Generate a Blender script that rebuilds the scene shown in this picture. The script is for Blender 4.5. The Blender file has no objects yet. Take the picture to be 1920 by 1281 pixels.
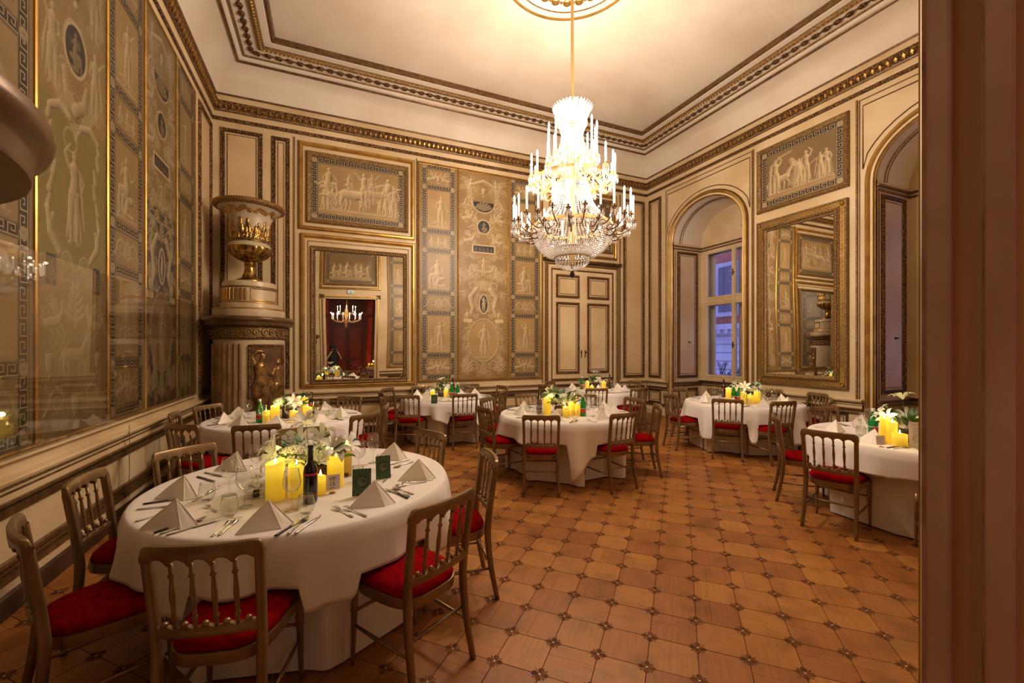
import bpy, math, random
import numpy as np
from mathutils import Vector, Matrix
random.seed(7); np.random.seed(7)
PI = math.pi
scene = bpy.context.scene
COL = scene.collection

# ------------------------------------------------------------------ camera
RX0, RX1, RY0, RY1 = -1.82, 7.58, 0.54, 8.70        # the room's inner faces
CAM_H, FPX, YAW = 1.62, 795.0, math.radians(23.45)
cam = bpy.data.cameras.new('camera')
camera = bpy.data.objects.new('camera', cam)
COL.objects.link(camera)
camera.location = (0, 0, CAM_H)
camera.rotation_euler = (PI/2, 0, -YAW)
cam.sensor_width = 36.0
cam.lens = 36.0*FPX/1920.0
cam.shift_y = (655.0-640.5)/1920.0
cam.clip_start = 0.02
cam.clip_end = 200
scene.camera = camera

# ------------------------------------------------------------------ world, exposure
vs = scene.view_settings
vs.view_transform = 'Standard'; vs.look = 'None'; vs.gamma = 1.0
vs.use_curve_mapping = False
vs.exposure = 0.0
world = bpy.data.worlds.new('dusk_sky'); scene.world = world
world.use_nodes = True
wn = world.node_tree
wn.nodes.clear()
wo = wn.nodes.new('ShaderNodeOutputWorld'); wb = wn.nodes.new('ShaderNodeBackground')
wb.inputs[0].default_value = (0.40, 0.42, 0.95, 1); wb.inputs[1].default_value = 2.3
wn.links.new(wb.outputs[0], wo.inputs[0])
scene.cycles.max_bounces = 8
scene.cycles.diffuse_bounces = 3
scene.cycles.glossy_bounces = 5
scene.cycles.transmission_bounces = 6
scene.cycles.transparent_max_bounces = 24
scene.cycles.caustics_reflective = False
scene.cycles.caustics_refractive = False
scene.cycles.sample_clamp_indirect = 6.0

WARM = (1.0, 0.79, 0.60)
# the big chandelier's lamps are placed in its builder with these powers (W): lower, middle, upper tier
CH_POWER = (21.0, 43.0, 70.0)
CANDLE_POWER = 1.15
RED_POWER = 30.0

# ------------------------------------------------------------------ colour + materials
def lin(c):
    return tuple((x/12.92 if x <= 0.04045 else ((x+0.055)/1.055)**2.4) for x in c)
def rgb(r, g, b):
    return lin((r/255, g/255, b/255))

MATS = {}
def mat(name, col, rough=0.5, metal=0.0, noise=None, bump=None, spec=None, coat=0.0, em=None, sheen=0.0, trans=0.0, sss=0.0):
    """noise = (scale, colour2, contrast_lo, contrast_hi); bump = (scale, strength, distance)"""
    m = bpy.data.materials.new(name); m.use_nodes = True
    nt = m.node_tree; b = nt.nodes['Principled BSDF']
    b.inputs['Base Color'].default_value = (*col, 1)
    b.inputs['Roughness'].default_value = rough
    b.inputs['Metallic'].default_value = metal
    if spec is not None: b.inputs['Specular IOR Level'].default_value = spec
    b.inputs['Coat Weight'].default_value = coat
    b.inputs['Sheen Weight'].default_value = sheen
    b.inputs['Transmission Weight'].default_value = trans
    if em:
        b.inputs['Emission Color'].default_value = (*em[0], 1); b.inputs['Emission Strength'].default_value = em[1]
    if noise or bump:
        tc = nt.nodes.new('ShaderNodeTexCoord')
    if noise:
        n = nt.nodes.new('ShaderNodeTexNoise'); n.inputs['Scale'].default_value = noise[0]
        n.inputs['Detail'].default_value = 5
        nt.links.new(tc.outputs['Object'], n.inputs['Vector'])
        r = nt.nodes.new('ShaderNodeValToRGB')
        r.color_ramp.elements[0].position = noise[2]; r.color_ramp.elements[1].position = noise[3]
        r.color_ramp.elements[0].color = (*noise[1], 1); r.color_ramp.elements[1].color = (*col, 1)
        nt.links.new(n.outputs['Fac'], r.inputs['Fac']); nt.links.new(r.outputs['Color'], b.inputs['Base Color'])
    if bump:
        n2 = nt.nodes.new('ShaderNodeTexVoronoi' if bump[0] > 0 else 'ShaderNodeTexNoise')
        n2.inputs['Scale'].default_value = abs(bump[0])
        nt.links.new(tc.outputs['Object'], n2.inputs['Vector'])
        bp = nt.nodes.new('ShaderNodeBump'); bp.inputs['Strength'].default_value = bump[1]
        bp.inputs['Distance'].default_value = bump[2]
        nt.links.new(n2.outputs[0], bp.inputs['Height']); nt.links.new(bp.outputs['Normal'], b.inputs['Normal'])
    MATS[name] = m
    return m

def thin_glass(name, tint=(1, 1, 1), ior=1.5, rough=0.0, boost=1.0):
    m = bpy.data.materials.new(name); m.use_nodes = True
    nt = m.node_tree; nt.nodes.clear()
    o = nt.nodes.new('ShaderNodeOutputMaterial'); mx = nt.nodes.new('ShaderNodeMixShader')
    t = nt.nodes.new('ShaderNodeBsdfTransparent'); t.inputs[0].default_value = (*tint, 1)
    g = nt.nodes.new('ShaderNodeBsdfGlossy'); g.inputs['Roughness'].default_value = rough
    fr = nt.nodes.new('ShaderNodeLayerWeight'); fr.inputs['Blend'].default_value = 0.5
    pw = nt.nodes.new('ShaderNodeMath'); pw.operation = 'POWER'; pw.inputs[1].default_value = 4.0
    ml = nt.nodes.new('ShaderNodeMath'); ml.operation = 'MULTIPLY_ADD'; ml.inputs[1].default_value = 0.75*boost; ml.inputs[2].default_value = 0.045*boost
    ml.use_clamp = True
    nt.links.new(fr.outputs['Facing'], pw.inputs[0]); nt.links.new(pw.outputs[0], ml.inputs[0]); nt.links.new(ml.outputs[0], mx.inputs[0])
    nt.links.new(t.outputs[0], mx.inputs[1]); nt.links.new(g.outputs[0], mx.inputs[2])
    nt.links.new(mx.outputs[0], o.inputs[0])
    MATS[name] = m
    return m

CREAM = rgb(222, 200, 164)
cream = mat('cream_paint', CREAM, 0.42, noise=(1.3, rgb(206, 180, 138), 0.36, 0.6))
cream_in = mat('cream_panel_paint', rgb(218, 194, 156), 0.42, noise=(1.1, rgb(200, 170, 126), 0.34, 0.62))
plaster = mat('ceiling_plaster', rgb(232, 222, 208), 0.7, noise=(0.8, rgb(220, 204, 186), 0.34, 0.62))
gold = mat('gilding', (0.56, 0.34, 0.09), 0.34, 0.8, noise=(5, (0.40, 0.23, 0.06), 0.36, 0.6))
bronze = mat('bronzed_carving', (0.27, 0.145, 0.055), 0.42, 0.55, noise=(38, (0.04, 0.017, 0.007), 0.40, 0.60), bump=(70, 0.8, 0.012))
brownline = mat('brown_line_paint', (0.085, 0.04, 0.016), 0.4, 0.3, noise=(14, (0.20, 0.11, 0.04), 0.35, 0.7))
oldgold = mat('old_gold_carving', (0.33, 0.21, 0.085), 0.42, 0.6, noise=(46, (0.15, 0.085, 0.035), 0.38, 0.6), bump=(90, 0.6, 0.008))
darkwood = mat('dark_stained_wood', (0.06, 0.028, 0.013), 0.45, noise=(6, (0.025, 0.012, 0.007), 0.4, 0.6))
mirror_m = mat('mirror_silvering', (0.86, 0.85, 0.80), 0.0, 1.0)
chairgold = mat('chair_gold_lacquer', (0.30, 0.195, 0.095), 0.34, 0.55, noise=(5, (0.22, 0.14, 0.066), 0.35, 0.65))
velvet = mat('red_velvet', (0.29, 0.0013, 0.0035), 0.85, noise=(30, (0.20, 0.001, 0.0025), 0.4, 0.6), spec=0.03)
linen = mat('white_linen', (0.86, 0.80, 0.765), 0.7, sheen=0.15, spec=0.25, bump=(-420, 0.12, 0.001))
linen2 = mat('white_linen_folded', (0.92, 0.85, 0.79), 0.65, sheen=0.15, spec=0.3)
steel = mat('polished_steel', (0.72, 0.70, 0.68), 0.18, 1.0)
blackh = mat('black_handle', (0.012, 0.010, 0.010), 0.3)
glass = thin_glass('drinking_glass', (0.97, 0.97, 0.95), 1.5, 0.02, 1.5)
pane = thin_glass('window_pane', (0.88, 0.90, 0.96), 1.5, 0.0, 1.0)
plexi = thin_glass('acrylic_sheet', (0.95, 0.94, 0.92), 1.5, 0.02, 0.8)
winegl = mat('wine_bottle_glass', (0.006, 0.004, 0.004), 0.08, coat=0.4)
greengl = mat('green_bottle_glass', (0.015, 0.36, 0.07), 0.06, trans=0.55, em=((0.01, 0.30, 0.05), 0.0))
redlabel = mat('red_label', (0.55, 0.02, 0.02), 0.5)
whitelabel = mat('white_label', (0.8, 0.8, 0.78), 0.5)
foil = mat('dark_foil', (0.015, 0.012, 0.014), 0.35)
leafm = mat('green_leaf', (0.045, 0.12, 0.025), 0.45, noise=(18, (0.02, 0.06, 0.014), 0.4, 0.6))
leafp = mat('pale_leaf', (0.16, 0.22, 0.07), 0.5)
petal = mat('white_petal', (0.84, 0.84, 0.76), 0.55, sheen=0.2)
petaly = mat('cream_petal', (0.82, 0.80, 0.58), 0.55, sheen=0.2)
boxwood = mat('planter_wood', (0.12, 0.055, 0.022), 0.5, noise=(20, (0.05, 0.022, 0.01), 0.4, 0.6))
card_w = mat('white_card', (0.72, 0.62, 0.60), 0.6)
card_g = mat('green_card', (0.020, 0.060, 0.022), 0.55)
card_g2 = mat('light_green_print', (0.09, 0.15, 0.05), 0.55)
ink = mat('dark_ink', (0.03, 0.02, 0.018), 0.6)
goldink = mat('gold_ink', (0.45, 0.38, 0.12), 0.4)
black = mat('black_cloth', (0.012, 0.011, 0.012), 0.8)
skin = mat('skin', (0.55, 0.30, 0.20), 0.5)

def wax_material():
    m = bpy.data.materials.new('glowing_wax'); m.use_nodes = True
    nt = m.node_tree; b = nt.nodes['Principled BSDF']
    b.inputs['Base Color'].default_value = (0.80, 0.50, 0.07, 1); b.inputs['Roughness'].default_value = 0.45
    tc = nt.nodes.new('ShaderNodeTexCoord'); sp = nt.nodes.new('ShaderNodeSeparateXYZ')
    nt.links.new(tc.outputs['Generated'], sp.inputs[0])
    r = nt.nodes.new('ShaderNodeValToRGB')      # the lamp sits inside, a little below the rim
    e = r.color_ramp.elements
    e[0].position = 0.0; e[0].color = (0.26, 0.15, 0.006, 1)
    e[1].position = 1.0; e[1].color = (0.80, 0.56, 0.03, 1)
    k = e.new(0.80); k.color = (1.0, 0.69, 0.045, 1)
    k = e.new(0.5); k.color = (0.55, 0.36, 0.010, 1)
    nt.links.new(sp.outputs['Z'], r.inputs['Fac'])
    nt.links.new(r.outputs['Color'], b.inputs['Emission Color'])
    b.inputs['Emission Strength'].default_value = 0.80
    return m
wax = wax_material()
def emit(name, col, s):
    m = bpy.data.materials.new(name); m.use_nodes = True; nt = m.node_tree; nt.nodes.clear()
    o = nt.nodes.new('ShaderNodeOutputMaterial'); e = nt.nodes.new('ShaderNodeEmission')
    e.inputs[0].default_value = (*col, 1); e.inputs[1].default_value = s
    nt.links.new(e.outputs[0], o.inputs[0]); return m
flame_m = emit('lamp_flame', (1.0, 0.85, 0.45), 9.0)
bulb_m = emit('candle_bulb', (1.0, 0.86, 0.66), 22.0)
sign_m = emit('exit_sign_face', (0.75, 0.9, 0.8), 0.8)
def crystal_material():
    m = bpy.data.materials.new('cut_crystal'); m.use_nodes = True; nt = m.node_tree; nt.nodes.clear()
    N = nt.nodes.new; L = nt.links.new
    o = N('ShaderNodeOutputMaterial'); d = N('ShaderNodeBsdfDiffuse'); t = N('ShaderNodeBsdfTranslucent'); g = N('ShaderNodeBsdfGlossy')
    d.inputs[0].default_value = (.92, .89, .87, 1); t.inputs[0].default_value = (.95, .92, .90, 1); g.inputs['Roughness'].default_value = .12
    a = N('ShaderNodeMixShader'); a.inputs[0].default_value = .5; b = N('ShaderNodeMixShader'); b.inputs[0].default_value = .22
    L(d.outputs[0], a.inputs[1]); L(t.outputs[0], a.inputs[2]); L(a.outputs[0], b.inputs[1]); L(g.outputs[0], b.inputs[2]); L(b.outputs[0], o.inputs[0])
    return m
crystal = crystal_material()
sleeve = mat('candle_sleeve', (0.95, 0.92, 0.85), 0.5, em=((1, .88, .72), 1.0))  # bulb light falling on the sleeve is put in as its own glow
chmetal = mat('chandelier_gilt', (0.62, 0.42, 0.17), 0.4, 0.6)
dkmetal = mat('dark_bronze', (0.16, 0.085, 0.035), 0.35, 0.7)
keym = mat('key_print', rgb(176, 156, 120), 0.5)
keym2 = mat('key_print_dark', rgb(142, 124, 92), 0.5)  # darker copy of the key print for the darkened left-wall canvases
cornb = mat('cornice_brown', (0.17, 0.095, 0.045), 0.3, 0.35, noise=(4, (0.10, 0.05, 0.024), .36, .6))

def paint_material(name, rough=0.5, coat=0.0):
    m = bpy.data.materials.new(name); m.use_nodes = True
    nt = m.node_tree; b = nt.nodes['Principled BSDF']
    a = nt.nodes.new('ShaderNodeVertexColor'); a.layer_name = 'paint'
    nt.links.new(a.outputs['Color'], b.inputs['Base Color'])
    b.inputs['Roughness'].default_value = rough; b.inputs['Coat Weight'].default_value = coat
    return m
painted = paint_material('painted_canvas', 0.42)

# ------------------------------------------------------------------ objects
def tag(o, label=None, cat=None, group=None, kind=None):
    if label: o['label'] = label
    if cat: o['category'] = cat
    if group: o['group'] = group
    if kind: o['kind'] = kind
    return o
def empty(name, loc=(0, 0, 0), rz=0.0, parent=None):
    o = bpy.data.objects.new(name, None); COL.objects.link(o)
    o.location = loc; o.rotation_euler = (0, 0, rz); o.empty_display_size = 0.1
    if parent: o.parent = parent
    return o
def copy_tree(o, parent=None):
    c = o.copy(); COL.objects.link(c); c.parent = parent
    for ch in o.children: copy_tree(ch, c)
    return c

class Wall:
    """maps (u along, v up, d out of the face) to the world"""
    def __init__(s, org, ua, da):
        s.o = Vector(org); s.u = Vector(ua); s.d = Vector(da); s.v = Vector((0, 0, 1))
        s.flip = s.u.cross(s.v).dot(s.d) < 0
    def __call__(s, p):
        return s.o + s.u*p[0] + s.v*p[1] + s.d*p[2]
BACK = Wall((0, RY1, 0), (1, 0, 0), (0, -1, 0))
LEFT = Wall((RX0, 0, 0), (0, 1, 0), (1, 0, 0))
RIGHT = Wall((RX1, 0, 0), (0, 1, 0), (-1, 0, 0))
FRONT = Wall((0, RY0, 0), (1, 0, 0), (0, 1, 0))

class MB:
    def __init__(s, T=None): s.v = []; s.f = []; s.T = T
    def n(s): return len(s.v)
    def add(s, verts, faces):
        k = len(s.v); s.v += [tuple(p) for p in verts]; s.f += [tuple(i+k for i in f) for f in faces]
    def box(s, a0, a1, b0, b1, c0, c1):
        V = [(a, b, c) for c in (c0, c1) for b in (b0, b1) for a in (a0, a1)]
        s.add(V, [(0, 2, 3, 1), (4, 5, 7, 6), (0, 1, 5, 4), (2, 6, 7, 3), (0, 4, 6, 2), (1, 3, 7, 5)])
    def cbox(s, c, size, rz=0.0, chamfer=0.0):
        x, y, z = size[0]/2, size[1]/2, size[2]/2
        co, si = math.cos(rz), math.sin(rz)
        V = [(c[0]+a*x*co-b*y*si, c[1]+a*x*si+b*y*co, c[2]+d*z) for d in (-1, 1) for b in (-1, 1) for a in (-1, 1)]
        s.add(V, [(0, 2, 3, 1), (4, 5, 7, 6), (0, 1, 5, 4), (2, 6, 7, 3), (0, 4, 6, 2), (1, 3, 7, 5)])
    def frame(s, u0, u1, v0, v1, prof):
        """mitred rectangular frame; prof = (inset, depth) from outside in"""
        k = len(s.v)
        for ins, d in prof:
            s.v += [(u0+ins, v0+ins, d), (u1-ins, v0+ins, d), (u1-ins, v1-ins, d), (u0+ins, v1-ins, d)]
        for i in range(len(prof)-1):
            for j in range(4):
                a, b = k+4*i+j, k+4*i+(j+1) % 4
                s.f.append((a, b, b+4, a+4))
    def strip(s, u0, u1, prof, caps=True):
        """straight moulding along u; prof = (v, d) from bottom up"""
        k = len(s.v); n = len(prof)
        s.v += [(u0, v, d) for v, d in prof] + [(u1, v, d) for v, d in prof]
        for i in range(n-1): s.f.append((k+i, k+n+i, k+n+i+1, k+i+1))
        if caps and n > 2:
            s.f.append(tuple(k+i for i in range(n))); s.f.append(tuple(k+n+n-1-i for i in range(n)))
    def tube(s, pts, r, seg=8, caps=True, closed=False):
        pts = [Vector(p) for p in pts]; n = len(pts)
        rr = r if isinstance(r, (list, tuple)) else [r]*n
        k = len(s.v); up = Vector((0, 0, 1))
        prev = None
        for i, p in enumerate(pts):
            if closed: t = pts[(i+1) % n]-pts[i-1]
            else: t = (pts[min(i+1, n-1)]-pts[max(i-1, 0)])
            if t.length < 1e-9: t = Vector((0, 0, 1))
            t.normalize()
            if prev is None:
                a = t.orthogonal().normalized()
            else:
                a = (prev-t*prev.dot(t))
                a = a.normalized() if a.length > 1e-6 else t.orthogonal().normalized()
            prev = a; b = t.cross(a)
            for j in range(seg):
                w = 2*PI*j/seg
                s.v.append(tuple(p+(a*math.cos(w)+b*math.sin(w))*rr[i]))
        m = n if closed else n-1
        for i in range(m):
            for j in range(seg):
                a0 = k+i*seg+j; a1 = k+i*seg+(j+1) % seg
                b0 = k+((i+1) % n)*seg+j; b1 = k+((i+1) % n)*seg+(j+1) % seg
                s.f.append((a0, a1, b1, b0))
        if caps and not closed:
            s.f.append(tuple(k+seg-1-j for j in range(seg))); s.f.append(tuple(k+(n-1)*seg+j for j in range(seg)))
    def lathe(s, prof, seg=24, c=(0, 0, 0), a0=0.0, a1=2*PI, fn=None):
        k = len(s.v); full = abs(a1-a0-2*PI) < 1e-6; m = seg if full else seg+1; n = len(prof)
        for r, z in prof:
            for j in range(m):
                w = a0+(a1-a0)*j/seg; q = r+(fn(w, z) if fn else 0)
                s.v.append((c[0]+q*math.cos(w), c[1]+q*math.sin(w), c[2]+z))
        for i in range(n-1):
            for j in range(seg):
                a = k+i*m+j; b = k+i*m+(j+1) % m
                s.f.append((a, b, b+m, a+m))
        if full and prof[0] != prof[-1]:
            if prof[0][0] > 1e-4: s.f.append(tuple(k+seg-1-j for j in range(seg)))
            if prof[-1][0] > 1e-4: s.f.append(tuple(k+(n-1)*m+j for j in range(seg)))
    def ell(s, c, r, seg=6, rings=4):
        if isinstance(r, (int, float)): r = (r, r, r)
        k = len(s.v)
        s.v.append((c[0], c[1], c[2]-r[2]))
        for i in range(1, rings):
            t = -PI/2+PI*i/rings
            for j in range(seg):
                w = 2*PI*j/seg
                s.v.append((c[0]+r[0]*math.cos(t)*math.cos(w), c[1]+r[1]*math.cos(t)*math.sin(w), c[2]+r[2]*math.sin(t)))
        s.v.append((c[0], c[1], c[2]+r[2])); top = len(s.v)-1
        for j in range(seg):
            s.f.append((k, k+1+(j+1) % seg, k+1+j))
            s.f.append((top, top-seg+j, top-seg+(j+1) % seg))
        for i in range(rings-2):
            for j in range(seg):
                a = k+1+i*seg+j; b = k+1+i*seg+(j+1) % seg
                s.f.append((a, b, b+seg, a+seg))
    def build(s, name, m, parent=None, smooth=False, loc=None, rz=None, kind=None, mats=None, fmat=None):
        me = bpy.data.meshes.new(name)
        V = s.v; F = s.f
        if s.T is not None:
            V = [tuple(s.T(p)) for p in V]
            if s.T.flip: F = [f[::-1] for f in F]
        me.from_pydata(V, [], F)
        for x in (mats or [m]): me.materials.append(x)
        if fmat is not None: me.polygons.foreach_set('material_index', fmat)
        if smooth:
            me.polygons.foreach_set('use_smooth', [True]*len(me.polygons))
            if smooth != 'all':
                try: me.set_sharp_from_angle(angle=math.radians(40))
                except Exception: pass
        me.update()
        o = bpy.data.objects.new(name, me); COL.objects.link(o)
        if loc is not None: o.location = loc
        if rz is not None: o.rotation_euler = (0, 0, rz)
        if parent: o.parent = parent
        if kind: o['kind'] = kind
        return o

# colour-fields: a painted surface is a fine grid whose vertices carry the picture
def vnoise(X, Y, sc, seed=0):
    rng = np.random.RandomState(seed); G = rng.rand(64, 64)
    x = X*sc; y = Y*sc; xi = np.floor(x).astype(int); yi = np.floor(y).astype(int)
    fx = x-xi; fy = y-yi; fx = fx*fx*(3-2*fx); fy = fy*fy*(3-2*fy)
    g = lambda a, b: G[a % 64, b % 64]
    return (g(xi, yi)*(1-fx)+g(xi+1, yi)*fx)*(1-fy)+(g(xi, yi+1)*(1-fx)+g(xi+1, yi+1)*fx)*fy

def caps_field(caps, X, Y):
    """relief height of a set of tapering capsules (x0,y0,r0,x1,y1,r1)"""
    H = np.zeros_like(X)
    for (x0, y0, r0, x1, y1, r1) in caps:
        dx, dy = x1-x0, y1-y0; L2 = dx*dx+dy*dy+1e-12
        t = np.clip(((X-x0)*dx+(Y-y0)*dy)/L2, 0, 1)
        r = r0+(r1-r0)*t
        d2 = (X-x0-t*dx)**2+(Y-y0-t*dy)**2
        h = np.sqrt(np.maximum(r*r-d2, 0))
        H = np.maximum(H, h)
    return H

def xf(caps, x, y, s, mir=1, rot=0.0):
    c, q = math.cos(rot), math.sin(rot)
    out = []
    for (x0, y0, r0, x1, y1, r1) in caps:
        x0 *= mir; x1 *= mir
        out.append((x+s*(x0*c-y0*q), y+s*(x0*q+y0*c), r0*s, x+s*(x1*c-y1*q), y+s*(x1*q+y1*c), r1*s))
    return out
def chain(pts):   # [(x,y,r),...]
    return [(a[0], a[1], a[2], b[0], b[1], b[2]) for a, b in zip(pts[:-1], pts[1:])]

def fig_stand(pose=0, robe=True):
    c = [(0.01, .925, .05, .0, .945, .045), (0, .88, .03, 0, .84, .05)]
    c += chain([(0, .80, .085), (.01, .68, .075), (-.01, .55, .088)])
    c += chain([(-.04, .53, .075), (-.07, .29, .05), (-.06, .04, .03), (-.10, .02, .024)])
    c += chain([(.04, .53, .075), (.06, .29, .05), (.05, .04, .03), (.09, .02, .024)])
    A = {0: ([(-.10, .80, .034), (-.17, .66, .027), (-.10, .54, .022)], [(.10, .80, .034), (.18, .67, .027), (.22, .53, .022)]),
         1: ([(-.10, .80, .034), (-.17, .92, .027), (-.08, 1.03, .022)], [(.10, .80, .034), (.19, .70, .027), (.14, .56, .022)]),
         2: ([(-.10, .80, .034), (-.20, .72, .027), (-.31, .78, .022)], [(.10, .80, .034), (.20, .78, .027), (.33, .72, .022)]),
         3: ([(-.10, .80, .034), (-.13, .66, .027), (.02, .64, .022)], [(.10, .80, .034), (.17, .90, .027), (.26, .98, .022)])}[pose % 4]
    c += chain(A[0])+chain(A[1])
    if robe:
        for k, x in enumerate((-.10, -.05, .0, .05, .10)):
            c += chain([(x*.6, .60, .022), (x*1.0, .34, .026), (x*1.4, .06+.02*(k % 2), .02)])
        c += chain([(.10, .78, .02), (.16, .5, .03), (.20, .2, .018)])
    return c
def fig_sit(pose=0):
    c = [(0.0, .84, .055, .0, .86, .05), (0, .78, .03, .0, .75, .05)]
    c += chain([(.0, .70, .09), (-.01, .55, .085), (-.03, .42, .10)])
    c += chain([(-.02, .40, .085), (.20, .40, .065), (.24, .20, .045), (.22, .03, .03), (.28, .02, .022)])
    c += chain([(-.04, .38, .08), (.12, .30, .06), (.10, .05, .035)])
    c += chain([(.08, .70, .034), (.18, .60, .028), (.22 if pose == 0 else .12, .50 if pose == 0 else .78, .024)])
    c += chain([(-.08, .70, .034), (-.17, .58, .028), (-.13 if pose == 0 else -.27, .42 if pose == 0 else .66, .024)])
    c += chain([(-.20, .30, .06), (-.05, .28, .08), (.02, .08, .07)])+chain([(-.24, .05, .04), (.02, .05, .05)])
    return c
def fig_horse():
    c = chain([(-.30, .52, .13), (0, .50, .125), (.22, .54, .12)])
    c += chain([(.25, .60, .09), (.36, .78, .06), (.42, .86, .045)])+chain([(.42, .87, .05), (.52, .78, .03)])
    c += chain([(-.34, .46, .07), (-.40, .26, .035), (-.34, .04, .022)])+chain([(-.26, .44, .07), (-.22, .25, .033), (-.28, .03, .022)])
    c += chain([(.20, .46, .05), (.32, .30, .03), (.28, .14, .02)])+chain([(.12, .46, .05), (.14, .24, .03), (.10, .03, .02)])
    c += chain([(-.42, .56, .03), (-.52, .40, .035), (-.50, .2, .012)])
    c += [(.40, .92, .012, .42, .97, .008)]
    return c
def fig_ring(r, w, n=20):
    P = [(r*math.cos(2*PI*i/n), r*math.sin(2*PI*i/n), w) for i in range(n+1)]
    return chain(P)
def fig_oval(rx, ry, w, n=26):
    return chain([(rx*math.cos(2*PI*i/n), ry*math.sin(2*PI*i/n), w) for i in range(n+1)])
def fig_wheel():
    c = fig_ring(.5, .07, 16)+[(0, 0, .12, 0, 0.01, .12)]
    for k in range(6):
        w = PI*k/3; c.append((0, 0, .05, .45*math.cos(w), .45*math.sin(w), .04))
    return c
def fig_scroll(turns=1.5, n=18):
    P = []
    for i in range(n+1):
        t = i/n; a = 2*PI*turns*t; r = .5*(1-t)**.8+.05
        P.append((r*math.cos(a), r*math.sin(a), .10*(1-.55*t)))
    c = chain([(1.2, -.55, .04), (.8, -.4, .08), (.55, -.1, .10)])+chain(P)
    for k in range(5):
        a = 2*PI*k/5; c.append((.5*math.cos(a), .5*math.sin(a), .07, .72*math.cos(a+.4), .72*math.sin(a+.4), .03))
    return c
def fig_leafspray():
    c = [(0, 0, .06, 0, .9, .03)]
    for k in range(5):
        y = .1+.16*k; q = .42*(1-k/6)
        for m in (-1, 1):
            c += chain([(0, y, .05), (m*q*.6, y+.10, .07), (m*q, y+.24, .03)])
    return c
def fig_griffin():
    c = chain([(-.30, .25, .12), (.10, .32, .11), (.22, .5, .08), (.24, .68, .06)])+[(.25, .72, .075, .34, .68, .03)]
    c += chain([(.12, .40, .05), (-.02, .66, .07), (-.22, .86, .03)])+chain([(.06, .42, .05), (-.16, .62, .06), (-.34, .68, .02)])
    c += chain([(.16, .30, .06), (.26, .14, .035), (.34, .02, .03)])+chain([(-.28, .22, .08), (-.22, .1, .04), (-.10, .02, .03)])
    c += chain([(-.38, .24, .04), (-.52, .36, .03), (-.44, .52, .03), (-.54, .60, .015)])
    return c
def fig_urn():
    return chain([(0, 0, .12), (0, .1, .05), (0, .2, .06)])+chain([(0, .35, .2), (0, .62, .26)])+[(-.24, .80, .05, .24, .80, .05)]
# ------------------------------------------------------------------ painted canvases
GRD = np.array(rgb(158, 130, 86)); GRD2 = np.array(rgb(128, 100, 62))
LITE = np.array(rgb(214, 192, 150)); SHAD = np.array(rgb(88, 64, 38)); KEYL = np.array(rgb(160, 142, 108)); KEYD = np.array(rgb(44, 34, 30))
BLUE = np.array(rgb(42, 34, 36)); GREEN = np.array(rgb(136, 122, 66)); MAUVE = np.array(rgb(140, 116, 92))
KEYP = ["XXXXX.", "X...X.", "X.X.X.", "X.XXX.", "X.....", "XXXXXX"]
KEYA = np.array([[ch == 'X' for ch in row] for row in KEYP])

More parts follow.
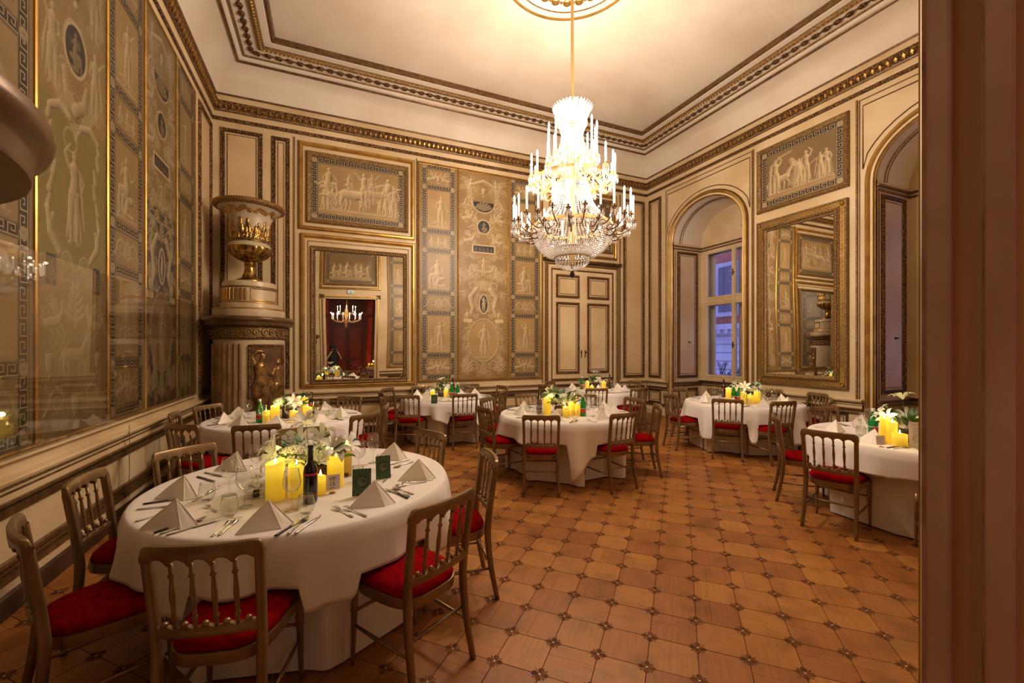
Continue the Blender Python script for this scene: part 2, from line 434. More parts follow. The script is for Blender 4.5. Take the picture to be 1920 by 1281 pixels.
class Canvas:
    def __init__(s, u0, u1, v0, v1, step, seed=0, base=GRD, base2=GRD2):
        s.u0, s.u1, s.v0, s.v1 = u0, u1, v0, v1
        s.nx = max(2, int(round((u1-u0)/step))+1); s.ny = max(2, int(round((v1-v0)/step))+1)
        s.X, s.Y = np.meshgrid(np.linspace(u0, u1, s.nx), np.linspace(v0, v1, s.ny))
        s.step = step
        n = vnoise(s.X, s.Y, 3.1, seed)*.5+vnoise(s.X, s.Y, 11.0, seed+1)*.3+vnoise(s.X, s.Y, 30.0, seed+2)*.2
        s.C = base2+(base-base2)*n[..., None]
        s.seed = seed; s.runs = []
    def sl(s, x0, x1, y0, y1):
        i0 = max(0, int((x0-s.u0)/(s.u1-s.u0)*(s.nx-1))); i1 = min(s.nx, int((x1-s.u0)/(s.u1-s.u0)*(s.nx-1))+2)
        j0 = max(0, int((y0-s.v0)/(s.v1-s.v0)*(s.ny-1))); j1 = min(s.ny, int((y1-s.v0)/(s.v1-s.v0)*(s.ny-1))+2)
        return (slice(j0, max(j0, j1)), slice(i0, max(i0, i1)))
    def rect(s, x0, x1, y0, y1, c, var=.10, a=1.0):
        q = s.sl(x0, x1, y0, y1); X, Y = s.X[q], s.Y[q]
        m = (X >= x0) & (X <= x1) & (Y >= y0) & (Y <= y1)
        n = 1-var+2*var*vnoise(X, Y, 5.0, s.seed+5)
        s.C[q] = np.where(m[..., None], s.C[q]*(1-a)+np.array(c)*n[..., None]*a, s.C[q])
    def oval(s, x, y, rx, ry, c, a=1.0):
        q = s.sl(x-rx, x+rx, y-ry, y+ry); X, Y = s.X[q], s.Y[q]
        m = np.clip((1-np.sqrt(((X-x)/rx)**2+((Y-y)/ry)**2))*min(rx, ry)/s.step, 0, 1)*a
        n = .9+.2*vnoise(X, Y, 5.0, s.seed+5)
        s.C[q] = s.C[q]*(1-m[..., None])+np.array(c)*(m*n)[..., None]
    def key(s, x0, x1, y0, y1, horiz=True):
        q = s.sl(x0, x1, y0, y1); X, Y = s.X[q], s.Y[q]
        m = (X >= x0) & (X <= x1) & (Y >= y0) & (Y <= y1)
        if horiz: w = y1-y0; A = (X-x0); B = (Y-y0)
        else: w = x1-x0; A = (Y-y0); B = (x1-X)
        cell = w/8.0
        ia = np.floor(A/cell).astype(int) % 6; ib = np.floor(B/cell).astype(int)-1
        ok = (ib >= 0) & (ib < 6)
        col = np.where(ok[..., None], KEYD, np.array(rgb(110, 92, 66)))
        s.runs.append((x0, x1, y0, y1, horiz))
        s.C[q] = np.where(m[..., None], col, s.C[q])
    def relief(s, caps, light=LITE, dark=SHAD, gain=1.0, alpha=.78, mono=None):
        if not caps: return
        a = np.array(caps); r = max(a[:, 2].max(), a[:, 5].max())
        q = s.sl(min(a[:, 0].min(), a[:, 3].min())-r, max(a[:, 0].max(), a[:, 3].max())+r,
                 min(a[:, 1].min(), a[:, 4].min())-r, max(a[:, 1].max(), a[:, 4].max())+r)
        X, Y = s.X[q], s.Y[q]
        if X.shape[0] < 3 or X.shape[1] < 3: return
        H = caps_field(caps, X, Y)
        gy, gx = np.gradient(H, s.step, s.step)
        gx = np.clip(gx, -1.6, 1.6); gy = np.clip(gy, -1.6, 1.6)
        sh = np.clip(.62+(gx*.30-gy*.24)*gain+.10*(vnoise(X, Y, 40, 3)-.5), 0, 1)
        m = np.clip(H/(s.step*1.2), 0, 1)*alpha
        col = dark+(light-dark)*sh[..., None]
        # figure laid in with its drawn light and dark sides, part of the picture
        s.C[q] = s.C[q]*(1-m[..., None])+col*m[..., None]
    def rosette(s, x, y, r):
        s.oval(x, y, r, r, KEYD); s.oval(x, y, r*.85, r*.85, KEYL*.9)
        s.relief([(x+r*.5*math.cos(k*PI/3), y+r*.5*math.sin(k*PI/3), r*.22, x+r*.5*math.cos(k*PI/3), y+r*.5*math.sin(k*PI/3)+.001, r*.22) for k in range(6)])
        s.oval(x, y, r*.2, r*.2, SHAD)
    def build(s, name, T, d=0.0, parent=None, disp=None, m=None, tone=1.0):
        nx, ny = s.nx, s.ny; N = nx*ny
        me = bpy.data.meshes.new(name)
        D = np.full(s.X.shape, d) if disp is None else d+disp
        u, v, dd = s.X.ravel(), s.Y.ravel(), D.ravel()
        P = (np.array(T.o)[None]+u[:, None]*np.array(T.u)+v[:, None]*np.array(T.v)+dd[:, None]*np.array(T.d)).astype(np.float32)
        me.vertices.add(N); me.vertices.foreach_set('co', P.ravel())
        idx = np.arange(N).reshape(ny, nx)
        a, b, c, e = idx[:-1, :-1], idx[:-1, 1:], idx[1:, 1:], idx[1:, :-1]
        F = np.stack([a, b, c, e] if not T.flip else [a, e, c, b], -1).reshape(-1, 4)
        me.loops.add(F.size); me.polygons.add(len(F))
        me.loops.foreach_set('vertex_index', F.ravel().astype(np.int32))
        me.polygons.foreach_set('loop_start', np.arange(0, F.size, 4, dtype=np.int32))
        me.polygons.foreach_set('loop_total', np.full(len(F), 4, dtype=np.int32))
        me.update(calc_edges=True)
        me.polygons.foreach_set('use_smooth', np.ones(len(F), dtype=bool))
        ca = me.color_attributes.new('paint', 'FLOAT_COLOR', 'POINT')
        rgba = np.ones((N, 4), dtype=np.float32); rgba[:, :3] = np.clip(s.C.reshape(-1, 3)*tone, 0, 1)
        ca.data.foreach_set('color', rgba.ravel())
        me.materials.append(m or painted)
        o = bpy.data.objects.new(name, me); COL.objects.link(o)
        if parent: o.parent = parent
        if s.runs:                     # the crisp light lines of the printed Greek key
            mb = MB(T)
            for (x0, x1, y0, y1, hz) in s.runs:
                w, L = ((y1-y0), (x1-x0)) if hz else ((x1-x0), (y1-y0))
                n = max(1, int(round(L/(w*1.0)))); cw = L/n/6; ch = w/8
                for k in range(n):
                    for r in range(6):
                        row = KEYP[5-r]; j = 0
                        while j < 6:
                            if row[j] == 'X':
                                e = j
                                while e < 6 and row[e] == 'X': e += 1
                                a0, a1 = (k*6+j+.24)*cw, (k*6+e-.24+(.48 if e == 6 and r == 0 else 0))*cw; b0, b1 = (r+1.2)*ch, (r+1.8)*ch
                                if e-j > 1 or r in (0, 5) or True:
                                    Q = (x0+a0, x0+a1, y0+b0, y0+b1) if hz else (x1-b1, x1-b0, y0+a0, y0+a1)
                                    mb.add([(Q[0], Q[2], d+.001), (Q[1], Q[2], d+.001), (Q[1], Q[3], d+.001), (Q[0], Q[3], d+.001)], [(0, 1, 2, 3)])
                                j = e
                            else: j += 1
                    # verticals between rows
                    for c_ in range(6):
                        r = 0
                        while r < 6:
                            if KEYP[5-r][c_] == 'X':
                                e = r
                                while e < 6 and KEYP[5-e][c_] == 'X': e += 1
                                if e-r > 1:
                                    a0, a1 = (k*6+c_+.24)*cw, (k*6+c_+.76)*cw; b0, b1 = (r+1.2)*ch, (e+.8)*ch
                                    Q = (x0+a0, x0+a1, y0+b0, y0+b1) if hz else (x1-b1, x1-b0, y0+a0, y0+a1)
                                    mb.add([(Q[0], Q[2], d+.0012), (Q[1], Q[2], d+.0012), (Q[1], Q[3], d+.0012), (Q[0], Q[3], d+.0012)], [(0, 1, 2, 3)])
                                r = e
                            else: r += 1
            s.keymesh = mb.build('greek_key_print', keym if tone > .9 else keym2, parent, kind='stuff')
        return o

ROWS = [(1.10, 1.43), (1.55, 2.31), (2.43, 2.73), (2.85, 3.60), (3.72, 4.00), (4.12, 4.91), (5.02, 5.33)]
def paint_side(c, x0, x1, seed=0, bg=GRD):
    """a strip of framed scenes between Greek key bands"""
    rnd = random.Random(seed); w = .115; bw = .055
    xa, xb = x0+bw, x1-bw
    c.key(xa, xa+w, 1.0, 5.41, False); c.key(xb-w, xb, 1.0, 5.41, False)
    ys = [.985]+[(ROWS[i][1]+ROWS[i+1][0])/2-.055 for i in range(6)]+[5.33]
    for y in ys: c.key(xa+w, xb-w, y, y+.11, True)
    for i, (a, b) in enumerate(ROWS):
        tall = b-a > .5; xm = (xa+xb)/2; hw = (xb-xa)/2-w
        c.rect(xa+w, xb-w, a, b, bg*(1.12 if tall else .92) if i % 4 != 3 else bg*1.0)
        if tall:
            H = (b-a)*.80
            c.relief([(xm-hw*.85, a+.03, .02, xm+hw*.85, a+.035, .022)], alpha=.5)
            if i == 3: F = fig_sit(rnd.randint(0, 1)); H *= 1.08
            else: F = fig_stand(rnd.randint(0, 3), rnd.random() > .3)
            if seed % 3 == 1 and i == 1:
                c.relief(xf(fig_sit(1), xm-.14, a+.04, H*.5), alpha=.6)
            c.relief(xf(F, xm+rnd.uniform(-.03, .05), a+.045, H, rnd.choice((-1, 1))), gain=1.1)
            for k in range(4):   # faint landscape
                c.relief([(xm+rnd.uniform(-hw*.8, hw*.8), a+.06+rnd.random()*.16, .02, xm+rnd.uniform(-hw*.8, hw*.8), a+.05+rnd.random()*.1, .015)], alpha=.35)
        else:
            h = b-a; kind = (i+seed) % 3; y = a+h/2
            if kind == 0:
                for m in (-1, 1): c.relief(xf(fig_scroll(), xm+m*.13, y, h*.55, m), gain=1.2)
                c.relief(xf(fig_leafspray(), xm, a+.04, h*.75))
            elif kind == 1:
                for m in (-1, 1): c.relief(xf(fig_griffin(), xm+m*.12, a+.03, h*.95, -m), gain=1.2)
                c.relief(xf(fig_urn(), xm, a+.04, h*.6))
            else:
                for k in range(3): c.relief(xf(fig_sit(k % 2), xm+(k-1)*.15, a+.03, h*.85, 1 if k < 2 else -1), gain=1.2)
        for x in (xa+w/2, xb-w/2): c.rosette(x, ys[i]+.055, .062)
    for x in (xa+w/2, xb-w/2): c.rosette(x, ys[-1]+.055, .062)

def paint_centre(c, x0, x1, seed=0, bg=None, dark_low=False):
    """a grotesque: medallions, griffins, scrolls and a figure in an oval"""
    rnd = random.Random(seed+50); xm = (x0+x1)/2; W = (x1-x0)
    if bg is not None: c.rect(x0+.02, x1-.02, .98, 5.42, bg, .12, .6)
    if dark_low: c.rect(x0+.03, x1-.03, .98, 3.25, BLUE*1.1, .25, .85)
    for m in (-1, 1):        # little teeth along the edges
        xe = xm+m*(W/2-.035)
        c.relief([(xe, y, .012, xe-m*.025, y+.02, .006) for y in np.arange(1.0, 5.4, .075)], light=SHAD, dark=SHAD*.6)
    # ground of fine tendrils
    sm = []
    for k in range(100):
        x = xm+rnd.uniform(.10, W/2-.10); y = rnd.uniform(1.06, 5.32); sc = rnd.uniform(.065, .12); ro = rnd.uniform(0, 6)
        for m in (-1, 1): sm += xf(fig_scroll(1.1, 8), xm+m*(x-xm), y, sc, m, m*ro)
    sm = [(a, b, r*1.75, d, e, q*1.75) for a, b, r, d, e, q in sm]
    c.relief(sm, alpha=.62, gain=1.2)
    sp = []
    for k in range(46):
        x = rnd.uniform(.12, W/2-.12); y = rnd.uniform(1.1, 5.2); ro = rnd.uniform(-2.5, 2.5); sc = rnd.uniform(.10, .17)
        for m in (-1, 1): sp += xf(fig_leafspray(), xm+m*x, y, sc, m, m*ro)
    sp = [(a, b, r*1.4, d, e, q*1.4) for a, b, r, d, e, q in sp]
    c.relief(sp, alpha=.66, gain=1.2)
    for m in (-1, 1):
        c.relief(xf(fig_stand(1), xm+m*.33, 4.92, .42, m, m*.15)); c.relief(xf(fig_scroll(1.6), xm+m*.30, 4.78, .20, m), gain=1.1)
        c.relief(xf(fig_griffin(), xm+m*.34, 4.33, .34, -m)); c.relief(xf(fig_griffin(), xm+m*.30, 3.86, .34, -m))
        c.relief(xf(fig_sit(0), xm+m*.30, 3.18, .28, m)); c.relief(xf(fig_scroll(1.4), xm+m*.24, 2.98, .17, -m))
        c.relief(chain([(xm+m*.16, 2.92, .05), (xm+m*.30, 2.74, .055), (xm+m*.24, 2.50, .05), (xm+m*.30, 2.34, .03)]), gain=1.1)
        c.relief(xf(fig_urn(), xm+m*.36, 2.26, .18)); c.rect(xm+m*.36-.10, xm+m*.36+.10, 2.20, 2.27, LITE*.9)
        c.relief(xf(fig_scroll(1.3), xm+m*.38, 2.02, .12, m)); c.relief(xf(fig_leafspray(), xm+m*.34, 1.10, .34, 1, -m*.25))
        c.relief(xf(fig_scroll(1.6), xm+m*.22, 1.26, .20, m), gain=1.1); c.relief(xf(fig_griffin(), xm+m*.16, 3.22, .3, m), alpha=.6)
    # dark shield with a shell
    t = np.linspace(PI, 2*PI, 13)
    c.oval(xm, 4.78, .25, .20, BLUE); c.rect(xm-.26, xm+.26, 4.80, 5.0, GRD*.95, .1, .8)
    c.relief(chain([(xm+.26*math.cos(a), 4.79+.22*math.sin(a), .02) for a in t]))
    c.relief([(xm, 4.63, .02, xm+.17*math.cos(a), 4.65+.13*math.sin(a), .03) for a in np.linspace(.3, PI-.3, 7)], light=KEYL)
    c.relief(chain([(xm-.3, 5.15, .03), (xm, 5.26, .04), (xm+.3, 5.15, .03)])); c.relief(xf(fig_urn(), xm, 4.93, .2))
    # round medallion
    c.oval(xm, 4.27, .16, .165, LITE*.9); c.oval(xm, 4.27, .14, .145, BLUE)
    c.relief(xf(fig_sit(1), xm+.01, 4.14, .27), light=KEYL); c.relief(xf(fig_oval(.155, .16, .012), xm, 4.27, 1))
    # ribbon plaque
    c.rect(xm-.27, xm+.27, 3.70, 3.88, LITE*.85); c.rect(xm-.235, xm+.235, 3.725, 3.855, BLUE)
    for k in range(5): c.relief(xf(fig_sit(k % 2), xm-.18+.09*k, 3.73, .11, 1 if k % 2 else -1), light=KEYL)
    c.relief(xf(fig_stand(2), xm, 3.20, .42)); c.relief(xf(fig_leafspray(), xm, 2.88, .26), gain=1.1)
    # oval cameo
    c.oval(xm, 2.60, .115, .225, LITE*.95); c.oval(xm, 2.60, .095, .205, BLUE)
    c.relief(xf(fig_stand(1, False), xm, 2.43, .33), light=LITE*1.05, dark=KEYL*.7)
    # large garland oval with a figure
    c.oval(xm, 1.80, .33, .45, bg*1.08 if bg is not None else GRD*1.12)
    g = []
    for k in range(40):
        a = 2*PI*k/40; g.append((xm+.345*math.cos(a), 1.81+.46*math.sin(a), .026, xm+.345*math.cos(a+.08), 1.81+.46*math.sin(a+.08), .014))
    c.relief(g, gain=1.2)
    c.relief(xf(fig_stand(0), xm+.01, 1.46, .70)); c.relief([(xm-.17, 1.44, .02, xm+.17, 1.44, .02)])
    c.relief(xf(fig_leafspray(), xm, 1.05, .3), gain=1.1)

def paint_green(c, x0, x1, seed=0, bg=None):
    """veils and winged figures above, a green field with a dancer, volutes and trophies below"""
    rnd = random.Random(seed); xm = (x0+x1)/2; W = x1-x0
    c.rect(x0+.02, x1-.02, 2.2, 3.42, GREEN, .10, .9)
    for m in (-1, 1):
        xe = xm+m*(W/2-.03); c.relief([(xe, y, .012, xe-m*.022, y+.02, .006) for y in np.arange(1.0, 5.4, .075)], light=SHAD, dark=SHAD*.6)
    sm = []
    for k in range(90):
        x = rnd.uniform(.06, W/2-.08); y = rnd.choice((rnd.uniform(3.4, 5.35), rnd.uniform(1.02, 2.3))); sc = rnd.uniform(.05, .10); ro = rnd.uniform(0, 6)
        for m in (-1, 1): sm += xf(fig_scroll(1.1, 8), xm+m*x, y, sc, m, m*ro)
    sm = [(a, b, r*1.5, d, e, q*1.5) for a, b, r, d, e, q in sm]
    c.relief(sm, alpha=.5)
    # oval medallion hung with veils
    for m in (-1, 1):
        c.relief(xf(fig_stand(1), xm+m*.30, 4.20, .62, m), alpha=.6); c.relief(xf(fig_stand(3), xm+m*.30, 3.50, .62, m), alpha=.7)
        c.relief(chain([(xm+m*.16, 3.72, .03), (xm+m*.12, 3.56, .05), (xm, 3.48, .06)]), alpha=.6)
        c.relief(chain([(xm+m*.30, 4.9, .03), (xm+m*.20, 4.6, .05), (xm+m*.26, 4.35, .03)]), alpha=.5)
        for k in range(5): c.relief(chain([(xm+m*(.36-.05*k), 3.62-.02*k, .012), (xm+m*(.22-.04*k), 3.44-.02*k, .018), (xm, 3.36-.03*k, .016)]), alpha=.5)
    c.oval(xm, 3.95, .175, .215, LITE*.8); c.oval(xm, 3.95, .15, .19, BLUE)
    c.relief(xf(fig_sit(1), xm+.0, 3.78, .34), light=KEYL); c.relief(xf(fig_oval(1, 1.22, .06), xm, 3.95, .172), gain=1.3)
    c.relief(xf(fig_urn(), xm, 4.30, .3)); c.relief(xf(fig_stand(2), xm, 4.75, .55), alpha=.6)
    # dancer with a tambourine in the green field
    c.relief(xf(fig_stand(1), xm-.02, 2.42, .74), gain=1.1); c.relief(xf(fig_ring(.09, .012), xm-.07, 3.22, 1))
    for m in (-1, 1):
        for k in range(7):
            y = 2.50+.13*k; x = xm+m*(.33+.035*math.sin(k*1.4)); c.relief([(x, y, .035, x-m*.03, y+.09, .02)]); c.relief(xf(fig_scroll(1.1, 8), x+m*.01, y, .05, m), alpha=.7)
        c.relief(chain([(xm+m*.34, 3.36, .03), (xm+m*.22, 3.42, .035), (xm+m*.08, 3.38, .03)]), gain=1.2)
        c.relief(chain([(xm+m*.36, 2.62, .03), (xm+m*.33, 2.46, .04), (xm+m*.22, 2.34, .03)]), gain=1.2)
        c.relief(xf(fig_scroll(1.8), xm+m*.13, 2.29, .13, -m), gain=1.3)
        c.rect(xm+m*.32-.055, xm+m*.32+.055, 2.08, 2.30, BLUE); c.relief(xf(fig_leafspray(), xm+m*.32, 2.10, .17), light=KEYL, dark=KEYL*.6)
        c.relief(xf(fig_griffin(), xm+m*.26, 1.72, .34, -m)); c.relief(xf(fig_urn(), xm+m*.34, 1.42, .2)); c.relief(xf(fig_scroll(1.6), xm+m*.24, 1.24, .18, m))
    c.relief(xf(fig_leafspray(), xm, 1.80, .36)); c.relief(xf(fig_horse(), xm, 1.36, .42), alpha=.7); c.relief(xf(fig_urn(), xm, 1.05, .26))

def paint_overdoor(c, x0, x1, y0, y1, kind):
    m = .115; c.key(x0, x1, y0, y0+m, True); c.key(x0, x1, y1-m, y1, True)
    c.key(x0, x0+m, y0+m, y1-m, False); c.key(x1-m, x1, y0+m, y1-m, False)
    for x in (x0+m/2, x1-m/2):
        for y in (y0+m/2, y1-m/2): c.rosette(x, y, .058)
    a, b, e, f = x0+m, x1-m, y0+m, y1-m
    c.rect(a, b, e, f, GRD*(1.0 if kind == 'chariot' else .62), .14)
    c.rect(a, b, e, e+.06, GRD*1.12); W = b-a; H = f-e; g = e+.07
    c.relief([(a+.04, g, .03, b-.04, g+.005, .035)], alpha=.55)
    P = lambda F, u, s, mr=1, y=0.0, al=.92: c.relief(xf(F, a+W*u, g+y, s*H, mr), alpha=al, gain=1.15)
    if kind == 'chariot':
        P(fig_horse(), .50, .72, 1, .02, .6); P(fig_stand(2), .10, .70, 1); P(fig_sit(0), .13, .66, 1, .25)
        P(fig_wheel(), .22, .22, 1, .13); c.relief(chain([(a+W*.14, g+.30, .06), (a+W*.26, g+.24, .07), (a+W*.31, g+.14, .04)]))
        P(fig_horse(), .45, .72, 1); P(fig_stand(3, False), .56, .72, -1, .13); P(fig_sit(1), .37, .36, 1, .42)
        P(fig_stand(1, False), .75, .34, 1); P(fig_stand(2), .87, .82, -1); P(fig_stand(0), .95, .66, -1, .0, .7)
        P(fig_stand(3), .66, .66, 1, .2, .55); c.relief([(a+W*.60, g+.36, .008, a+W*.83, g+.72*H, .010)])
        P(fig_horse(), .72, .60, 1, .12, .5)
    elif kind == 'forge':
        for u, s_, pz in ((.12, .62, 0), (.20, .58, 2), (.40, .74, 1), (.50, .62, 3)): P(fig_stand(pz), u, s_)
        c.relief(chain([(a+W*.60, g+.1, .08), (a+W*.52, g+.3, .10), (a+W*.62, g+.5, .06)]), alpha=.6)
        P(fig_horse(), .78, .62, -1); P(fig_stand(1), .86, .80, 1); c.relief(chain([(b-.04, e+.1, .03), (b-.07, f-.2, .03), (b-.25, f-.08, .025), (b-.45, f-.05, .015)]), alpha=.7)
        c.relief([(a+.04, g, .01, a+.09, g+.42, .006)])
    else:
        for u, s_, k in ((.10, .62, 0), (.24, .56, 1), (.40, .70, 0), (.62, .62, 1), (.74, .66, 0), (.90, .56, 1)):
            P(fig_sit(k) if k == 0 else fig_stand(1), u, s_, 1 if u < .5 else -1)
# ------------------------------------------------------------------ room shell
ARCH = [6.86, 2.75]; AHW, ASPR, ARV = 0.93, 4.18, 0.75      # opening centres along the right wall, half width, spring, rise
NICHE = 0.92
def structure(o): o['kind'] = 'structure'; return o

def octa(mb, c, r):
    x, y, z = c; a, b, d = r
    mb.add([(x-a, y, z), (x+a, y, z), (x, y-b, z), (x, y+b, z), (x, y, z+d)], [(0, 2, 4), (2, 1, 4), (1, 3, 4), (3, 0, 4)])
def bead_frame(mb, u0, u1, v0, v1, ins, sp, r, d):
    a0, a1, b0, b1 = u0+ins, u1-ins, v0+ins, v1-ins
    n = max(2, int((a1-a0)/sp))
    for i in range(n+1):
        for b in (b0, b1): octa(mb, (a0+(a1-a0)*i/n, b, d), (sp*.42, r, r))
    n = max(2, int((b1-b0)/sp))
    for i in range(1, n):
        for a in (a0, a1): octa(mb, (a, b0+(b1-b0)*i/n, d), (r, sp*.42, r))

def wpanel(T, par, u0, u1, v0, v1, w=.062, fill=None, sp=.042, line=True):
    mb = MB(T); mb.frame(u0, u1, v0, v1, [(0, 0), (0, .018), (w*.2, .030), (w*.42, .022), (w*.62, .022), (w*.8, .034), (w, .014), (w+.004, 0)])
    o = mb.build('panel_molding', bronze, par)
    mb = MB(T); bead_frame(mb, u0, u1, v0, v1, w*.52, sp, w*.16, .020); mb.build('bead_row', bronze, par, kind='stuff')
    i = w+.032
    if line and u1-u0 > 2.6*i:
        mb = MB(T); mb.frame(u0, u1, v0, v1, [(i, 0), (i, .008), (i+.011, .008), (i+.011, 0)]); mb.build('panel_line', brownline, par)
        mb = MB(T); mb.box(u0+i+.011, u1-i-.011, v0+i+.011, v1-i-.011, -.01, .004); mb.build('wall_panel', fill or cream_in, par)

DADO = [('baseboard_face', [(0, 0), (0, .052), (.125, .052), (.14, .040), (.14, 0)], darkwood),
        ('plinth_cream', [(.14, 0), (.14, .034), (.20, .034), (.20, 0)], cream),
        ('dado_line', [(.20, .0), (.20, .044), (.235, .044), (.235, 0)], brownline),
        ('dado_line', [(.262, .0), (.262, .034), (.275, .034), (.275, 0)], brownline),
        ('dado_line', [(.615, .0), (.615, .03), (.63, .03), (.63, 0)], brownline),
        ('dado_rail', [(.672, 0), (.672, .050), (.680, .060), (.697, .060), (.702, .04), (.702, 0)], brownline),
        ('dado_board_edge', [(.700, 0), (.700, .046), (.742, .046), (.742, 0)], cream),
        ('dado_line', [(.742, 0), (.742, .048), (.752, .048), (.752, 0)], brownline),
        ('dado_line', [(.783, .0), (.783, .058), (.790, .066), (.800, .066), (.803, 0)], oldgold),
        ('dado_cap', [(.803, 0), (.803, .070), (.825, .078), (.835, .06), (.838, .0)], cream)]
def dado(T, par, u0, u1, panels=(), base=darkwood):
    for nm, prof, m in DADO:
        mb = MB(T); mb.strip(u0, u1, prof); mb.build(nm, base if nm == 'baseboard_face' else m, par)
    mb = MB(T); mb.strip(u0, u1, [(.705, 0), (.705, .034), (.785, .034), (.785, 0)]); mb.build('dado_board', cream, par)
    for a, b in panels: wpanel(T, par, a, b, .285, .605, .03, sp=.05)

# --- walls
mb = MB(BACK); mb.box(RX0-.15, RX1+.15, 0, 6.02, -.15, 0); wall_back = structure(mb.build('wall_back', cream))
mb = MB(LEFT); mb.box(RY0-.4, RY1, 0, 6.02, -.15, 0); wall_left = structure(mb.build('wall_left', cream))
# right wall with its two arched openings
mb = MB(RIGHT)
def arch_pts(c, hw, rv, n=20):
    return [(c-hw*math.cos(PI*i/n), ASPR+rv*math.sin(PI*i/n)) for i in range(n+1)]
edges = [RY0-.4, ARCH[1]-AHW, ARCH[1]+AHW, ARCH[0]-AHW, ARCH[0]+AHW, RY1]
for a, b in ((edges[0], edges[1]), (edges[2], edges[3]), (edges[4], edges[5])): mb.box(a, b, 0, 6.02, -.02, 0)
for c in ARCH:
    P = arch_pts(c, AHW, ARV)
    for p, q in zip(P[:-1], P[1:]):
        mb.add([(p[0], p[1], 0), (q[0], q[1], 0), (q[0], 6.02, 0), (p[0], 6.02, 0)], [(0, 1, 2, 3)])
wall_right = structure(mb.build('wall_right', cream))
# front wall round the doorway the picture is taken through
DX0, DX1, DTOP, DDEP = -.36, 1.38, 3.48, .34
mb = MB(FRONT); mb.box(RX0-.15, DX0, 0, 6.02, -.30, 0); mb.box(DX1, RX1+.15, 0, 6.02, -.30, 0); mb.box(DX0, DX1, DTOP, 6.02, -.30, 0)
wall_front = structure(mb.build('wall_front', cream))

# --- ceiling, cove and cornice: rings swept round the room
def ring(name, prof, m, par=None, smooth=False):
    mb = MB(); k = 0
    for o, h in prof:
        mb.v += [(RX0+o, RY0+o, h), (RX1-o, RY0+o, h), (RX1-o, RY1-o, h), (RX0+o, RY1-o, h)]
    for i in range(len(prof)-1):
        for j in range(4):
            a, b = 4*i+j, 4*i+(j+1) % 4
            mb.f.append((a, a+4, b+4, b))
    return mb.build(name, m, par, smooth=smooth)
mb = MB(); mb.box(RX0-.2, RX1+.2, RY0-.2, RY1+.2, 6.56, 6.7)
ceiling = structure(mb.build('ceiling', plaster))
cv = [(.06, 6.0), (.085, 6.12), (.14, 6.24), (.24, 6.34), (.34, 6.385), (.45, 6.405)]
ring('cove', cv, plaster, ceiling, True)
ring('ceiling_band', [(.45, 6.405), (.50, 6.425), (.52, 6.455), (.98, 6.49), (1.0, 6.52), (1.03, 6.56)], plaster, ceiling)
ring('cove_line', [(.43, 6.40), (.43, 6.385), (.46, 6.39), (.47, 6.41)], brownline, ceiling)
ring('ceiling_line', [(.535, 6.455), (.54, 6.44), (.56, 6.442), (.57, 6.46)], oldgold, ceiling)
ring('ceiling_molding', [(.79, 6.475), (.79, 6.45), (.82, 6.435), (.86, 6.435), (.88, 6.46), (.88, 6.485)], oldgold, ceiling)
ring('ceiling_line', [(1.0, 6.515), (1.0, 6.49), (1.03, 6.485), (1.05, 6.50), (1.055, 6.56)], brownline, ceiling)
ring('cornice_line', [(.05, 5.985), (.075, 5.985), (.085, 6.0), (.075, 6.012), (.05, 6.012)], brownline, ceiling)
ring('cornice_fascia', [(0, 5.60), (.02, 5.64), (.025, 5.70), (.05, 5.72), (.05, 5.735), (.11, 5.86), (.10, 5.875), (.06, 5.89), (.055, 6.0)], cream, ceiling)
ring('frieze_band', [(0, 5.565), (.022, 5.57), (.026, 5.60), (.022, 5.625), (0, 5.63)], bronze, ceiling)
ring('frieze_line', [(0, 5.70), (.055, 5.715), (.058, 5.725), (.05, 5.735)], brownline, ceiling)
def round_room(sp, o, h, fn, mb):
    W, D = RX1-RX0-2*o, RY1-RY0-2*o
    for (x, y, dx, dy, L) in ((RX0+o, RY0+o, 1, 0, W), (RX1-o, RY0+o, 0, 1, D), (RX1-o, RY1-o, -1, 0, W), (RX0+o, RY1-o, 0, -1, D)):
        n = int(L/sp); s_ = L/n
        for i in range(n): fn(mb, Vector((x+dx*(i+.5)*s_, y+dy*(i+.5)*s_, h)), Vector((dx, dy, 0)), Vector((-dy, dx, 0)))
def egg(mb, p, t, n):          # n points into the room
    k = mb.n(); c = p
    pts = [c+t*.032, c-t*.032, c+Vector((0, 0, .055)), c-Vector((0, 0, .055)), c+n*.035+Vector((0, 0, .012)),
           c+t*.02+n*.024-Vector((0, 0, .02)), c-t*.02+n*.024-Vector((0, 0, .02))]
    mb.add(pts, [(0, 2, 4), (2, 1, 4), (1, 3, 6), (1, 6, 4), (3, 0, 5), (0, 4, 5), (3, 5, 6), (4, 6, 5)])
    q = c+t*.047
    mb.add([q+t*.006-n*.01, q-t*.006-n*.01, q+n*.02+Vector((0, 0, .03)), q-Vector((0, 0, .055))], [(0, 2, 3), (2, 1, 3)])
mb = MB(); round_room(.094, .078, 5.80, egg, mb); mb.build('egg_and_dart', gold, ceiling, kind='stuff')
ring('egg_and_dart_ground', [(.055, 5.738), (.06, 5.745), (.112, 5.855), (.108, 5.868)], bronze, ceiling)
def bead(mb, p, t, n):
    mb.add([p+t*.026, p-t*.026, p+n*.022, p-n*.022, p-Vector((0, 0, .022))], [(0, 4, 2), (2, 4, 1), (1, 4, 3), (3, 4, 0)])
mb = MB(); round_room(.062, .84, 6.435, bead, mb); mb.build('bead_row', gold, ceiling, kind='stuff')
